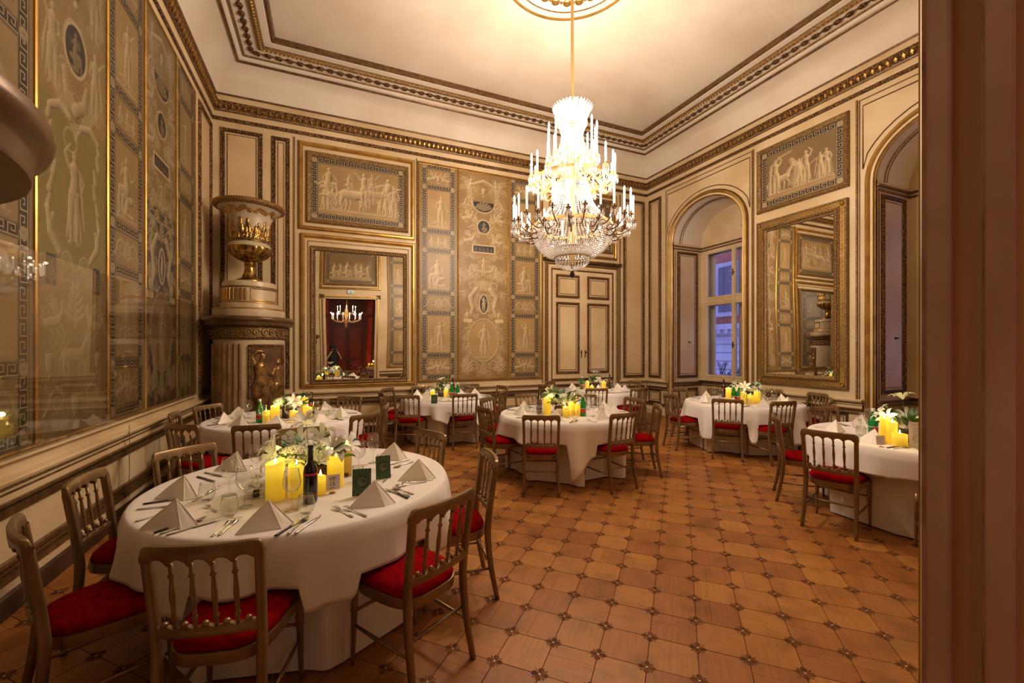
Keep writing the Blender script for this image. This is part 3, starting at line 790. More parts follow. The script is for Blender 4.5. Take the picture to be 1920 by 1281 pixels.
def guil(mb, p, t, n):
    k = 8
    R = [p+t*.062*math.cos(2*PI*i/k)+n*.048*math.sin(2*PI*i/k) for i in range(k)]
    mb.add(R+[q+(p-q)*.3-Vector((0, 0, .035)) for q in R]+[p-Vector((0, 0, .012)), p-Vector((0, 0, .012))],
           [(i, i+k, (i+1) % k+k, (i+1) % k) for i in range(k)]+[(i+k, 2*k, (i+1) % k+k) for i in range(k)])
    octa2 = [p+t*.016, p-t*.016, p+n*.016, p-n*.016, p-Vector((0, 0, .045))]
    mb.add(octa2, [(0, 4, 2), (2, 4, 1), (1, 4, 3), (3, 4, 0)])
    q = p+t*.078
    mb.add([q+n*.014+t*.03, q-n*.014+t*.03, q-n*.014-t*.03, q+n*.014-t*.03, q-Vector((0, 0, .028))], [(0, 1, 4), (1, 2, 4), (2, 3, 4), (3, 0, 4)])
mb = MB(); round_room(.156, .675, 6.466, guil, mb); mb.build('guilloche', bronze, ceiling, kind='stuff')
# ceiling rosette
CX, CY = 2.86, 4.66
for nm, r0, m in (('rosette_rim', .93, gold), ('rosette_bead', .80, oldgold)):
    mb = MB(); w = .020 if nm == 'rosette_rim' else .009
    mb.tube([(CX+r0*math.cos(2*PI*i/72), CY+r0*math.sin(2*PI*i/72), 6.553) for i in range(72)], w, 6, closed=True); mb.build(nm, m, ceiling, smooth=True)
mb = MB(); mb.lathe([(.70, 6.561), (.70, 6.535), (.66, 6.52), (.50, 6.52), (.48, 6.50), (.44, 6.50), (.43, 6.545), (.0, 6.55)], 72, (CX, CY, 0)); mb.build('rosette_field', plaster, ceiling, smooth=True)
for k in range(22):
    a = 2*PI*k/22; x, y = CX+.585*math.cos(a), CY+.585*math.sin(a)
    mb = MB(); mb.lathe([(.062, 0), (.060, -.012), (.045, -.022), (.040, -.012), (.026, -.012), (.020, -.028), (0, -.032)], 12, (0, 0, 0))
    mb.build('rosette_medallion', gold, ceiling, smooth=True, loc=(x, y, 6.522))
mb = MB()
for k in range(22):
    a = 2*PI*(k+.5)/22
    mb.ell((CX+.585*math.cos(a), CY+.585*math.sin(a), 6.517), (.024, .024, .016), 6, 4)
for k in range(48):
    a = 2*PI*k/48
    for r, s_ in ((.40, .020), (.33, .028), (.25, .020)): mb.ell((CX+r*math.cos(a), CY+r*math.sin(a), 6.535), (s_, s_, .02), 5, 4)
mb.build('rosette_leaves', gold, ceiling, kind='stuff')

# --- back wall joinery
for a, b in ((-1.70, -1.07), (-.93, -.64)): wpanel(BACK, wall_back, a, b, .90, 5.45)
mb = MB(BACK)
for u in (-.565, 1.655, 4.54, 6.725):
    mb.box(u-.010, u+.010, .84, 5.50, 0, .022)
mb.build('pilaster_line', oldgold, wall_back, kind='stuff')
wpanel(BACK, wall_back, 6.83, 7.50, .90, 5.42)
wpanel(RIGHT, wall_right, 8.17, 8.61, .90, 5.42)
wpanel(LEFT, wall_left, 7.84, 8.60, .90, 5.44)
dado(BACK, wall_back, RX0, 4.60, [(-.30, 1.45), (1.72, 3.0), (3.06, 4.45)])
dado(BACK, wall_back, 6.66, RX1, [(6.83, 7.50)])
dado(LEFT, wall_left, RY0, RY1, [])
mb = MB(LEFT); mb.strip(RY0, RY1, [(.29, 0), (.29, .03), (.315, .03), (.315, 0)]); mb.build('dado_line', brownline, wall_left)
mb = MB(LEFT); mb.strip(RY0, RY1, [(.60, 0), (.60, .034), (.645, .045), (.655, .0)]); mb.build('dado_line', brownline, wall_left)
mb = MB(LEFT)      # the long vertical crack in the panelling
pts = [(5.16, .20), (5.17, .3), (5.155, .36), (5.165, .46), (5.16, .60), (5.17, .70), (5.16, .90)]
for p, q in zip(pts[:-1], pts[1:]): mb.add([(p[0]-.008, p[1], .081), (p[0]+.008, p[1], .081), (q[0]+.008, q[1], .081), (q[0]-.008, q[1], .081)], [(0, 1, 2, 3)])
mb.build('crack', brownline, wall_left)
for (a, b, pn) in ((RY0, ARCH[1]-AHW-.16, []), (ARCH[1]+AHW+.16, ARCH[0]-AHW-.16, [(4.05, 5.58)]), (ARCH[0]+AHW+.16, RY1, [(8.17, 8.61)])):
    dado(RIGHT, wall_right, a, b, pn, cream)

GF = [(0, 0), (0, .03), (.018, .052), (.045, .055), (.062, .040), (.070, .018), (.078, 0)]     # gilded ogee frame
def gold_frame(T, par, u0, u1, v0, v1, name='gilt_frame', w=1.0):
    mb = MB(T); mb.frame(u0, u1, v0, v1, [(a*w, b) for a, b in GF]); return mb.build(name, gold, par)

def overdoor(T, u0, u1, v0, v1, kind, label, step=.008):
    """ornamental frame outside, Greek key border and scene inside"""
    t = empty('overdoor_painting', T(((u0+u1)/2, v0, 0)))
    tag(t, label, 'painting')
    def P(o): o.parent = t; o.matrix_parent_inverse = Matrix.Translation(-Vector(t.location)); return o
    w = .085
    mb = MB(T); mb.frame(u0, u1, v0, v1, [(0, 0), (0, .035), (.02, .055), (.05, .05), (.075, .03), (w, .03), (w, .012)])
    P(mb.build('carved_frame', oldgold))
    mb = MB(T); bead_frame(mb, u0, u1, v0, v1, .034, .040, .014, .056); P(mb.build('bead_row', gold, kind='stuff'))
    c = Canvas(u0+w, u1-w, v0+w, v1-w, step, seed=len(kind)); paint_overdoor(c, u0+w, u1-w, v0+w, v1-w, kind)
    P(c.build('painted_canvas', T, .014)); P(c.keymesh)
    return t
def mirror(T, u0, u1, v0, v1, w, label, rot=0.0, rich=False):
    t = empty('wall_mirror', T(((u0+u1)/2, v0, 0))); tag(t, label, 'mirror')
    def P(o): o.parent = t; o.matrix_parent_inverse = Matrix.Translation(-Vector(t.location)); return o
    if rich:
        mb = MB(T); mb.frame(u0, u1, v0, v1, [(0, 0), (0, .05), (.012, .062), (.028, .062), (.034, .048), (.110, .048), (.116, .066), (.128, .066)]); P(mb.build('outer_frame', oldgold))
        mb = MB(T); mb.frame(u0, u1, v0, v1, [(.126, .066), (.14, .085), (.158, .085), (.17, .06), (w, .045), (w, 0)]); P(mb.build('inner_frame', oldgold))
        mb = MB(T); bead_frame(mb, u0, u1, v0, v1, .150, .05, .014, .088)
        P(mb.build('bead_row', gold, kind='stuff'))
        mb = MB(T)       # raised Greek key round the frame
        def keyrun(a0, a1, b, horiz):
            n = max(1, int((a1-a0)/.072)); cw = (a1-a0)/n/6; ch = .0105
            for k in range(n):
                for r in range(6):
                    row = KEYP[5-r]; j = 0
                    while j < 6:
                        if row[j] == 'X':
                            e = j
                            while e < 6 and row[e] == 'X': e += 1
                            x0 = a0+(k*6+j)*cw; x1 = a0+(k*6+e)*cw; y0 = b+r*ch; y1 = y0+ch
                            Q = (x0, x1, y0, y1) if horiz else (y0, y1, x0, x1)
                            mb.add([(Q[0], Q[2], .056), (Q[1], Q[2], .056), (Q[1], Q[3], .056), (Q[0], Q[3], .056)], [(0, 1, 2, 3)])
                            j = e
                        else: j += 1
        for b in (v0+.040, v1-.104): keyrun(u0+.11, u1-.11, b, True)
        for b in (u0+.040, u1-.104): keyrun(v0+.11, v1-.11, b, False)
        P(mb.build('greek_key_relief', gold, kind='stuff'))
        for a in (u0+.072, u1-.072):
            for b in (v0+.072, v1-.072):
                mb = MB(T); k = 12
                for r1, r2, z1, z2 in ((.034, .026, .05, .07), (.026, .014, .07, .058), (.014, .0, .058, .072)):
                    for i in range(k):
                        a1, a2 = 2*PI*i/k, 2*PI*(i+1)/k
                        mb.add([(a+r1*math.cos(a1), b+r1*math.sin(a1), z1), (a+r1*math.cos(a2), b+r1*math.sin(a2), z1), (a+r2*math.cos(a2), b+r2*math.sin(a2), z2), (a+r2*math.cos(a1), b+r2*math.sin(a1), z2)], [(0, 1, 2, 3)])
                P(mb.build('corner_rosette', gold))
    else:
        mb = MB(T); mb.frame(u0, u1, v0, v1, [(0, 0), (0, .04), (.016, .05), (.03, .04), (.06, .04), (.07, .055), (w, .03), (w, 0)]); P(mb.build('carved_frame', oldgold))
        mb = MB(T); bead_frame(mb, u0, u1, v0, v1, .045, .045, .013, .041); P(mb.build('bead_row', bronze, kind='stuff'))
    mb = MB(T)
    uc = (u0+u1)/2; hw = (u1-u0)/2-w+.004; n = 10
    k = mb.n()
    for i in range(n+1):
        for j in range(n+1):
            x = -hw+2*hw*i/n; y = v0+w-.004+(v1-v0-2*w+.008)*j/n
            dd = .018+x*math.tan(rot)+.0006*math.sin(3.1*x+2*y)
            mb.v.append((uc+x, y, dd))
    for i in range(n):
        for j in range(n):
            a = k+i*(n+1)+j; mb.f.append((a, a+n+1, a+n+2, a+1))
    P(mb.build('mirror_glass', mirror_m, smooth='all'))
    return t

# back wall: overdoor painting above the mirror, and the mirror
gold_frame(BACK, wall_back, -.50, 1.61, 3.83, 5.45); gold_frame(BACK, wall_back, -.47, 1.62, .90, 3.76)
overdoor(BACK, -.37, 1.485, 3.965, 5.29, 'chariot', 'painting of a chariot drawn by horses, in a Greek key border above the back-wall mirror')
for i in (.155, ):
    mb = MB(BACK); mb.frame(-.47, 1.62, .90, 3.76, [(i-.03, 0), (i-.03, .014), (i-.018, .014), (i-.018, 0)]); mb.build('panel_line', oldgold, wall_back)
mirror(BACK, -.295, 1.46, .97, 3.54, .085, 'tall wall mirror on the back wall reflecting the doorway and a red room', rot=math.radians(.95))
gold_frame(BACK, wall_back, 1.675, 4.525, .955, 5.455, 'tapestry_surround', .45)
# right wall painting + mirror
overdoor(RIGHT, 4.03, 5.60, 4.20, 5.40, 'forge', 'dark painting of figures and a horseman above the mirror between the windows')
mirror(RIGHT, 4.04, 5.59, .975, 4.025, .20, 'large mirror in a wide gold Greek key frame between the two arched windows', rich=True)
mb = MB(RIGHT)
for u in (3.93, 5.685): mb.box(u-.012, u+.012, .84, 5.50, 0, .022)
mb.build('pilaster_line', oldgold, wall_right, kind='stuff')

# tapestry strips
def strip_thing(T, u0, u1, kind, seed, label, step, **kw):
    c = Canvas(u0, u1, .965, 5.43, step, seed=seed)
    (paint_side if kind == 'side' else paint_green if kind == 'green' else paint_centre)(c, u0, u1, seed, **kw)
    t = empty('painted_wall_hanging', T(((u0+u1)/2, .965, 0))); tag(t, label, 'wall hanging')
    def P(o): o.parent = t; o.matrix_parent_inverse = Matrix.Translation(-Vector(t.location)); return o
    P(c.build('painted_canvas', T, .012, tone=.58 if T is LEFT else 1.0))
    if c.runs: P(c.keymesh)
    mb = MB(T); mb.frame(u0, u1, .965, 5.43, [(0, 0), (0, .022), (.006, .028), (.016, .022), (.016, .012)]); P(mb.build('gilt_batten', gold))
    return t
strip_thing(BACK, 1.70, 2.52, 'side', 1, 'painted hanging of key-bordered figure scenes beside the back-wall mirror', .0105)
strip_thing(BACK, 2.52, 3.68, 'centre', 2, 'broad hanging with scrolls, cameos and an oval, middle of the back-wall set', .0105)
strip_thing(BACK, 3.68, 4.50, 'side', 4, 'painted hanging of figure scenes nearest the double doors, half behind the chandelier', .0105)
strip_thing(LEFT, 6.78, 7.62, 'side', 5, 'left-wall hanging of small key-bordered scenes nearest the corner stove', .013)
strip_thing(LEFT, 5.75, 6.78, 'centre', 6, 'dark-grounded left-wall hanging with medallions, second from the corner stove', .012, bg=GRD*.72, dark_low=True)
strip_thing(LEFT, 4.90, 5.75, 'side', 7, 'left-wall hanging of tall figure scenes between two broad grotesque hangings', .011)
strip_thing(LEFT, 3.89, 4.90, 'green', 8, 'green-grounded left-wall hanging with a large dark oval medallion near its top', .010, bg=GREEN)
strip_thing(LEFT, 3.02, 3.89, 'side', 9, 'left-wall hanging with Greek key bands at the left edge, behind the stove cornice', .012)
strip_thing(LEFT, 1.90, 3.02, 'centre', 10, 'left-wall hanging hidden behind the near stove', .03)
strip_thing(FRONT, 1.86, 2.66, 'side', 11, 'hanging of framed scenes beside the doorway, seen only in the back mirror', .02)
mb = MB(LEFT)
for a, b in ((3.02, 4.90), (4.905, 7.60)): mb.box(a, b, .955, 2.27, .045, .049)
sh = mb.build('acrylic_cover_sheet', plexi); tag(sh, 'clear acrylic sheet over the lower half of the left-wall hangings', 'cover')
mb = MB(LEFT); mb.box(3.0, 7.6, .935, .952, 0, .055); mb.build('sheet_ledge', cream, wall_left)

# --- double doors in the back wall
mb = MB(BACK); mb.frame(4.60, 6.66, -.06, 3.665, [(0, 0), (0, .05), (.02, .075), (.05, .07), (.06, .045), (.075, .04)]); mb.build('door_casing', oldgold, wall_back)
mb = MB(BACK); mb.frame(4.675, 6.585, -.06, 3.59, [(0, .04), (.05, .045), (.06, .03), (.085, .03), (.085, .0)]); mb.build('door_casing', cream, wall_back)
mb = MB(BACK); mb.frame(4.755, 6.505, -.06, 3.51, [(0, .03), (0, .045), (.018, .05), (.03, .03), (.03, .0)]); mb.build('door_casing', bronze, wall_back)
mb = MB(BACK); mb.strip(4.56, 6.70, [(3.665, 0), (3.665, .09), (3.70, .13), (3.73, .14), (3.745, .08), (3.75, 0)]); mb.build('door_cornice', bronze, wall_back)
door = empty('door_1', (5.63, RY1, 0)); door['kind'] = 'structure'
for k, (a, b) in enumerate(((4.79, 5.622), (5.638, 6.47))):
    mb = MB(BACK); mb.box(a, b, .02, 3.475, .0, .026); lf = mb.build('door_leaf', cream, door)
    lf.matrix_parent_inverse = Matrix.Translation(-Vector(door.location))
    a1, b1 = (a+.09, b-.10) if k == 0 else (a+.10, b-.09)
    for (v0, v1) in ((2.83, 3.38), (1.04, 2.73), (.20, .80)):
        mb = MB(BACK); w = .06
        mb.frame(a1, b1, v0, v1, [(0, .026), (0, .04), (.02, .052), (.04, .042), (w, .04), (w, .026)]); mb.build('panel_molding', bronze, lf)
        mb = MB(BACK); mb.frame(a1, b1, v0, v1, [(w+.03, .026), (w+.03, .034), (w+.042, .034), (w+.042, .026)]); mb.build('panel_line', brownline, lf)
    mb = MB(BACK); mb.strip(a, b, [(.88, .026), (.88, .05), (.92, .055), (.93, .026)]); mb.build('door_rail', bronze, lf)
    u = b-.045 if k == 0 else a+.045
    mb = MB(BACK); mb.box(u-.014, u+.014, 1.42, 1.60, .026, .034); mb.box(u-.03 if k == 0 else u-.01, u+.01 if k == 0 else u+.05, 1.54, 1.56, .034, .06); mb.build('door_handle', brownline, lf)
mb = MB(BACK); mb.box(5.614, 5.646, .02, 3.475, .02, .036); mb.build('meeting_stile', cream, door).matrix_parent_inverse = Matrix.Translation(-Vector(door.location))
gold_frame(BACK, wall_back, 4.70, 6.62, 3.83, 5.44)
overdoor(BACK, 4.83, 6.50, 3.98, 5.30, 'seated', 'painting above the double doors, mostly hidden by the chandelier', .014)

# --- arched openings
def arch_sweep(T, par, c, prof, m, name, base=0.0, n=24):
    """sweeps prof = (outward offset, depth) up both jambs and round the arch"""
    mb = MB(T); path = []
    path.append((c-AHW, base, -1, 0)); path.append((c-AHW, ASPR, -1, 0))
    for i in range(1, n):
        a = PI*i/n; nx, ny = -math.cos(a)/AHW, math.sin(a)/ARV; L = math.hypot(nx, ny)
        path.append((c-AHW*math.cos(a), ASPR+ARV*math.sin(a), nx/L, ny/L))
    path.append((c+AHW, ASPR, 1, 0)); path.append((c+AHW, base, 1, 0))
    q = len(prof)
    for x, y, nx, ny in path:
        for off, d in prof: mb.v.append((x+nx*off, y+ny*off, d))
    for i in range(len(path)-1):
        for j in range(q-1):
            a = i*q+j; mb.f.append((a, a+q, a+q+1, a+1))
    return mb.build(name, m, par)
for wi, c in enumerate(ARCH):
    arch_sweep(RIGHT, wall_right, c, [(0, -.03), (0, .01), (.012, .022), (.03, .01)], gold, 'arch_molding')
    arch_sweep(RIGHT, wall_right, c, [(.03, 0), (.03, .03), (.062, .03), (.065, .012)], cream, 'arch_molding')
    arch_sweep(RIGHT, wall_right, c, [(.062, .0), (.066, .035), (.085, .058), (.115, .050), (.125, .02), (.128, 0)], gold, 'arch_molding')
    arch_sweep(RIGHT, wall_right, c, [(.128, 0), (.130, .018), (.142, .018), (.143, 0)], brownline, 'arch_line')
    # spandrel line
    hw, top = 1.10, 5.38
    P = [(c-hw, ASPR+.22), (c-hw, top), (c+hw, top), (c+hw, ASPR+.22)]
    n = 20
    for i in range(n+1):
        a = PI*i/n; x = c+(AHW+.24)*math.cos(a); y = ASPR+(ARV+.22)*math.sin(a)
        if abs(x-c) < hw-.0: P.append((x, min(y, top-.02)))
    mb = MB(RIGHT); mb.tube([(x, y, .004) for x, y in P], .010, 4, closed=True); mb.build('spandrel_line', brownline, wall_right)
    mb = MB(RIGHT)
    for u in (c-AHW-.215, c+AHW+.215): mb.box(u-.006, u+.006, .84, 5.48, 0, .012)
    mb.box(c-AHW-.215, c+AHW+.215, 5.47, 5.482, 0, .012); mb.build('panel_line', brownline, wall_right)
    # niche: jambs, vault, back
    XO = RX1+NICHE
    nic = empty('trim_%d' % (wi+1), (RX1, c, 0)); nic['kind'] = 'structure'
    def N(o): o.parent = nic; o.matrix_parent_inverse = Matrix.Translation(-Vector(nic.location)); return o
    far = Wall((0, c+AHW, 0), (1, 0, 0), (0, -1, 0)); near = Wall((0, c-AHW, 0), (1, 0, 0), (0, 1, 0)); bk = Wall((XO, 0, 0), (0, 1, 0), (-1, 0, 0))
    for W in (far, near):
        mb = MB(W); mb.box(RX1, XO+.3, 0, 4.22, -.02, 0); N(mb.build('niche_reveal', cream))
        class _p:                      # parent shim
            pass
        before = set(bpy.data.objects)
        wpanel(W, None, RX1+.13, XO-.13, .93, 3.98, .058); wpanel(W, None, RX1+.13, XO-.13, .22, .68, .045)
        for z0, z1, d in ((.74, .76, .03), (.80, .83, .05), (4.02, 4.05, .02), (4.085, 4.115, .035), (.0, .14, .03)):
            mb = MB(W); mb.strip(RX1+.01, XO, [(z0, 0), (z0, d), (z1, d), (z1, 0)]); mb.build('niche_molding', brownline if z0 > .1 else cream, None)
        mb = MB(W); mb.box(RX1+.06, RX1+.07, .86, 4.0, 0, .01); mb.build('panel_line', brownline, None)
        for o in set(bpy.data.objects)-before: N(o)
    mb = MB(far); mb.box(RX1+.50, RX1+.53, 1.78, 1.80, 0, .045); mb.box(RX1+.495, RX1+.535, 1.77, 1.81, 0, .010); N(mb.build('niche_knob', ink))
    mb = MB()                               # vault
    Pn = arch_pts(c, AHW, ARV, 24)
    for i, (y, z) in enumerate(Pn):
        for x in (RX1-.0, RX1+.25, XO): mb.v.append((x, y, z))
    for i in range(24):
        for j in range(2):
            a = i*3+j; mb.f.append((a, a+1, a+4, a+3))
    N(mb.build('niche_vault', plaster, smooth=True))
    mb = MB(); mb.tube([(RX1+.22, y, z-.012) for y, z in Pn], .014, 5); N(mb.build('vault_line', oldgold, smooth=True))
    mb = MB(); mb.tube([(RX1+.29, y, z-.006) for y, z in Pn], .008, 5); N(mb.build('vault_line', brownline, smooth=True))
    mb = MB(bk); Pb = arch_pts(c, AHW, ARV, 24)
    for p, q in zip(Pb[:-1], Pb[1:]):
        mb.add([(p[0], 4.06, 0), (q[0], 4.06, 0), (q[0], max(q[1], 4.1), 0), (p[0], max(p[1], 4.1), 0)], [(0, 1, 2, 3)])
    mb.box(c-AHW, c+AHW, 0, .90, -.05, 0); mb.box(c-AHW, c-.84, .9, 4.06, -.05, 0); mb.box(c+.84, c+AHW, .9, 4.06, -.05, 0)
    N(mb.build('niche_back', cream))
    for z0, z1, d, m in ((4.02, 4.05, .02, brownline), (4.085, 4.115, .035, brownline), (.86, .90, .10, cream), (.80, .83, .05, brownline), (.74, .76, .03, brownline)):
        mb = MB(bk); mb.strip(c-AHW, c+AHW, [(z0, 0), (z0, d), (z1, d), (z1, 0)]); N(mb.build('niche_molding', m))
    mb = MB(bk); mb.box(c-.72, c+.72, .18, .70, -.03, .03)
    N(mb.build('radiator_grille', cream))
    mb = MB(bk)
    for k in range(28): mb.box(c-.70+k*.051, c-.68+k*.051, .20, .68, .03, .042)
    N(mb.build('grille_slats', brownline, kind='stuff'))
    mb = MB(RIGHT); mb.box(c-AHW, c+AHW, -.02, .0, -NICHE-.1, 0); N(mb.build('niche_floor', darkwood))
    # box window: inner and outer casements with a glazed gap between
    win = empty('window_%d' % (wi+1), (XO, c, .9)); win['kind'] = 'structure'
    def V(o): o.parent = win; o.matrix_parent_inverse = Matrix.Translation(-Vector(win.location)); return o
    for dep, sash in ((0.0, .055), (-.24, .05)):
        y0, y1, z0, z1 = c-.84, c+.84, .90, 4.03
        mb = MB(bk); mb.frame(y0, y1, z0, z1, [(0, dep-.05), (0, dep+.01), (.05, dep+.01), (.05, dep-.05)]); V(mb.build('window_frame', cream))
        mb = MB(bk); mb.box(y0+.04, y1-.04, 2.73, 2.83, dep-.05, dep+.02); V(mb.build('window_transom', cream))
        for (a, b) in ((y0+.05, c+.01), (c-.01, y1-.05)):
            for (e, f) in ((z0+.05, 2.73), (2.83, z1-.05)):
                mb = MB(bk); mb.frame(a, b, e, f, [(0, dep-.045), (0, dep+.012), (.012, dep+.02), (sash-.012, dep+.02), (sash, dep+.006), (sash, dep-.045)])
                sa = V(mb.build('casement', cream))
                mb = MB(bk); mb.box(a+sash, b-sash, e+sash, f-sash, dep-.014, dep-.010); g = mb.build('pane', pane, sa)
        mb = MB(bk); mb.box(c-.035, c+.035, z0+.05, z1-.05, dep+.012, dep+.035); V(mb.build('window_mullion', cream))
        if dep == 0:
            for z in (1.72, 3.38):
                mb = MB(bk); mb.box(c-.012, c+.012, z-.07, z+.07, .035, .055); mb.box(c-.05, c+.012, z-.01, z+.01, .05, .068); V(mb.build('window_handle', brownline))
    mb = MB(bk); mb.box(c-.84, c+.84, .86, .905, -.27, -.04); mb.box(c-.84, c+.84, 4.02, 4.06, -.27, -.04)
    mb.box(c-.86, c-.84, .9, 4.03, -.27, -.04); mb.box(c+.84, c+.86, .9, 4.03, -.27, -.04); V(mb.build('window_box_lining', cream))
# --- street outside
fac_l = mat('pale_render', (0.50, 0.46, 0.44), 0.8, noise=(.6, (0.40, 0.36, 0.34), .4, .6))
fac_r = mat('terracotta_render', (0.45, 0.13, 0.07), 0.8)
fglass = mat('dusk_window_glass', (0.08, 0.08, 0.10), 0.15)
fx = 21.0
b = empty('apartment_building', (fx, 12, -9)); tag(b, 'rendered street facade seen through the arched windows at dusk', 'building')
def B(o): o.parent = b; o.matrix_parent_inverse = Matrix.Translation(-Vector(b.location)); return o
mb = MB(); mb.box(fx, fx+1, -8, 38, -9, 3.0); B(mb.build('lower_wall', fac_l))
mb = MB(); mb.box(fx+.1, fx+1, -8, 38, 3.0, 11.0); B(mb.build('upper_wall', fac_r))
mb = MB(); mb.box(fx-.5, fx, -8, 38, 2.75, 3.05); mb.box(fx-.3, fx, -8, 38, 2.5, 2.75)
for k in range(90): mb.box(fx-.45, fx-.2, -8+k*.5, -7.8+k*.5, 2.55, 2.75)
B(mb.build('string_cornice', fac_l, kind='stuff'))
for k in range(17):
    y = -6+k*2.6
    mb = MB(); mb.box(fx-.10, fx+.02, y-.75, y+.75, 3.5, 6.6); B(mb.build('window_surround', fac_l))
    mb = MB(); mb.box(fx-.13, fx-.11, y-.5, y+.5, 3.75, 6.35); B(mb.build('window', fglass))
    for r in range(9):
        mb = MB(); z = -1.9+r*.48; mb.box(fx-.07, fx+.01, y-1.12, y+1.12, z, z+.40); B(mb.build('stone_block', fac_l))
mb = MB(); mb.box(fx-3, fx+.1, -8, 38, -9.05, -9); st = mb.build('street', fac_l); st['kind'] = 'structure'
bark = mat('bare_bark', (0.03, 0.025, 0.03), 0.8)
rt = random.Random(4); mb = MB()
def branch(p, d, L, r, dep):
    q = p+d*L; mb.tube([p, q], [r, r*.7], 4, caps=False)
    if dep:
        for _ in range(3): branch(q, (d+Vector((rt.uniform(-.7, .7), rt.uniform(-.7, .7), rt.uniform(-.2, .5)))).normalized(), L*.72, r*.6, dep-1)
for yy in (10.5, 14.0, 5.0):
    branch(Vector((15.5, yy, -8.9)), Vector((0, 0, 1)), 6.0, .16, 0); branch(Vector((15.5, yy, -3.0)), Vector((.05, 0, 1)), 1.4, .10, 5)
    tag(mb.build('bare_tree', bark), {10.5: 'bare winter tree outside the far arched window', 14.0: 'bare tree further up the street, left in the far window', 5.0: 'bare tree outside the near arched window'}[yy], 'tree'); mb = MB()

# --- the doorway the picture is taken through: its right and left jambs
jw = mat('worn_jamb_paint', (0.80, 0.68, 0.56), 0.45, noise=(3.2, (0.62, 0.47, 0.36), 0.35, 0.65), bump=(-30, .25, .004))
jg = mat('worn_green_jamb_paint', (0.62, 0.70, 0.50), 0.45, noise=(4, (0.44, 0.42, 0.28), 0.35, 0.6), bump=(-30, .25, .004))
je = mat('worn_gold_edge', (0.55, 0.40, 0.24), 0.55, 0.2, noise=(7, (0.30, 0.19, 0.11), .35, .6))
for side, X, sg, nm in ((1, DX1, 1, 'trim_3'), (0, DX0, -1, 'trim_4')):
    J = empty(nm, (X, RY0, 0)); J['kind'] = 'structure'
    def Q(o): o.parent = J; o.matrix_parent_inverse = Matrix.Translation(-Vector(J.location)); return o
    for (y0, y1, dx, m, n2) in ((.514, .560, -.030, jw, 'jamb_board'), (.458, .514, .006, jg, 'jamb_panel'), (.412, .458, -.016, jw, 'jamb_board'), (.24, .404, .012, darkwood, 'jamb_back_board'), (.404, .412, .03, ink, 'jamb_gap')):
        mb = MB(); mb.box(min(X+sg*dx, X+sg*.12), max(X+sg*dx, X+sg*.12), y0, y1, 0, DTOP); Q(mb.build(n2, m))
    mb = MB(); mb.tube([(X+sg*-.028, .557, 0), (X+sg*-.028, .557, DTOP)], .006, 6); Q(mb.build('jamb_bead', je, smooth=True))
    mb = MB(); mb.tube([(X+sg*-.016, .457, 0), (X+sg*-.016, .457, DTOP)], .0022, 6); Q(mb.build('jamb_bead', je, smooth=True))
    mb = MB(); mb.box(min(X, X+sg*.16), max(X, X+sg*.16), .54, .575, 0, DTOP+.16); Q(mb.build('door_casing', cream))
    mb = MB(); mb.box(min(X+sg*.05, X+sg*.09), max(X+sg*.05, X+sg*.09), .575, .60, 0, DTOP+.09); Q(mb.build('casing_molding', gold))
mb = MB(FRONT); mb.box(DX0-.16, DX1+.16, DTOP, DTOP+.16, -.30, .035); o = mb.build('door_head', cream, wall_front)
mb = MB(FRONT); mb.box(DX0-.09, DX1+.09, DTOP+.05, DTOP+.09, .035, .06); mb.build('casing_molding', gold, wall_front)
gold_frame(FRONT, wall_front, DX0-.16, DX1+.16, 3.83, 5.45)
overdoor(FRONT, -.40, 1.42, 3.97, 5.30, 'seated2', 'painting over the near doorway, seen only in the back mirror', .018)
dado(FRONT, wall_front, DX1+.17, RX1, [(1.86, 2.66)])
es = empty('exit_sign', (.50, .60, 3.74)); tag(es, 'small green and white exit sign over the doorway, seen in the back mirror', 'sign')
mb = MB(); mb.box(-.10, .10, -.02, .0, -.055, .055); s_ = mb.build('sign_case', whitelabel, es)
mb = MB(); mb.box(-.085, .085, .0, .004, -.045, .045); mb.build('sign_face', sign_m, es)
mb = MB(); mb.box(-.03, -.012, .004, .006, -.032, .032); mb.box(.012, .03, .004, .006, -.032, .032); mb.box(-.03, .03, .004, .006, -.034, -.018); mb.build('sign_symbol', greengl, es)
gold_frame(FRONT, wall_front, 1.80, 2.72, .93, 5.46, 'tapestry_surround', .45)
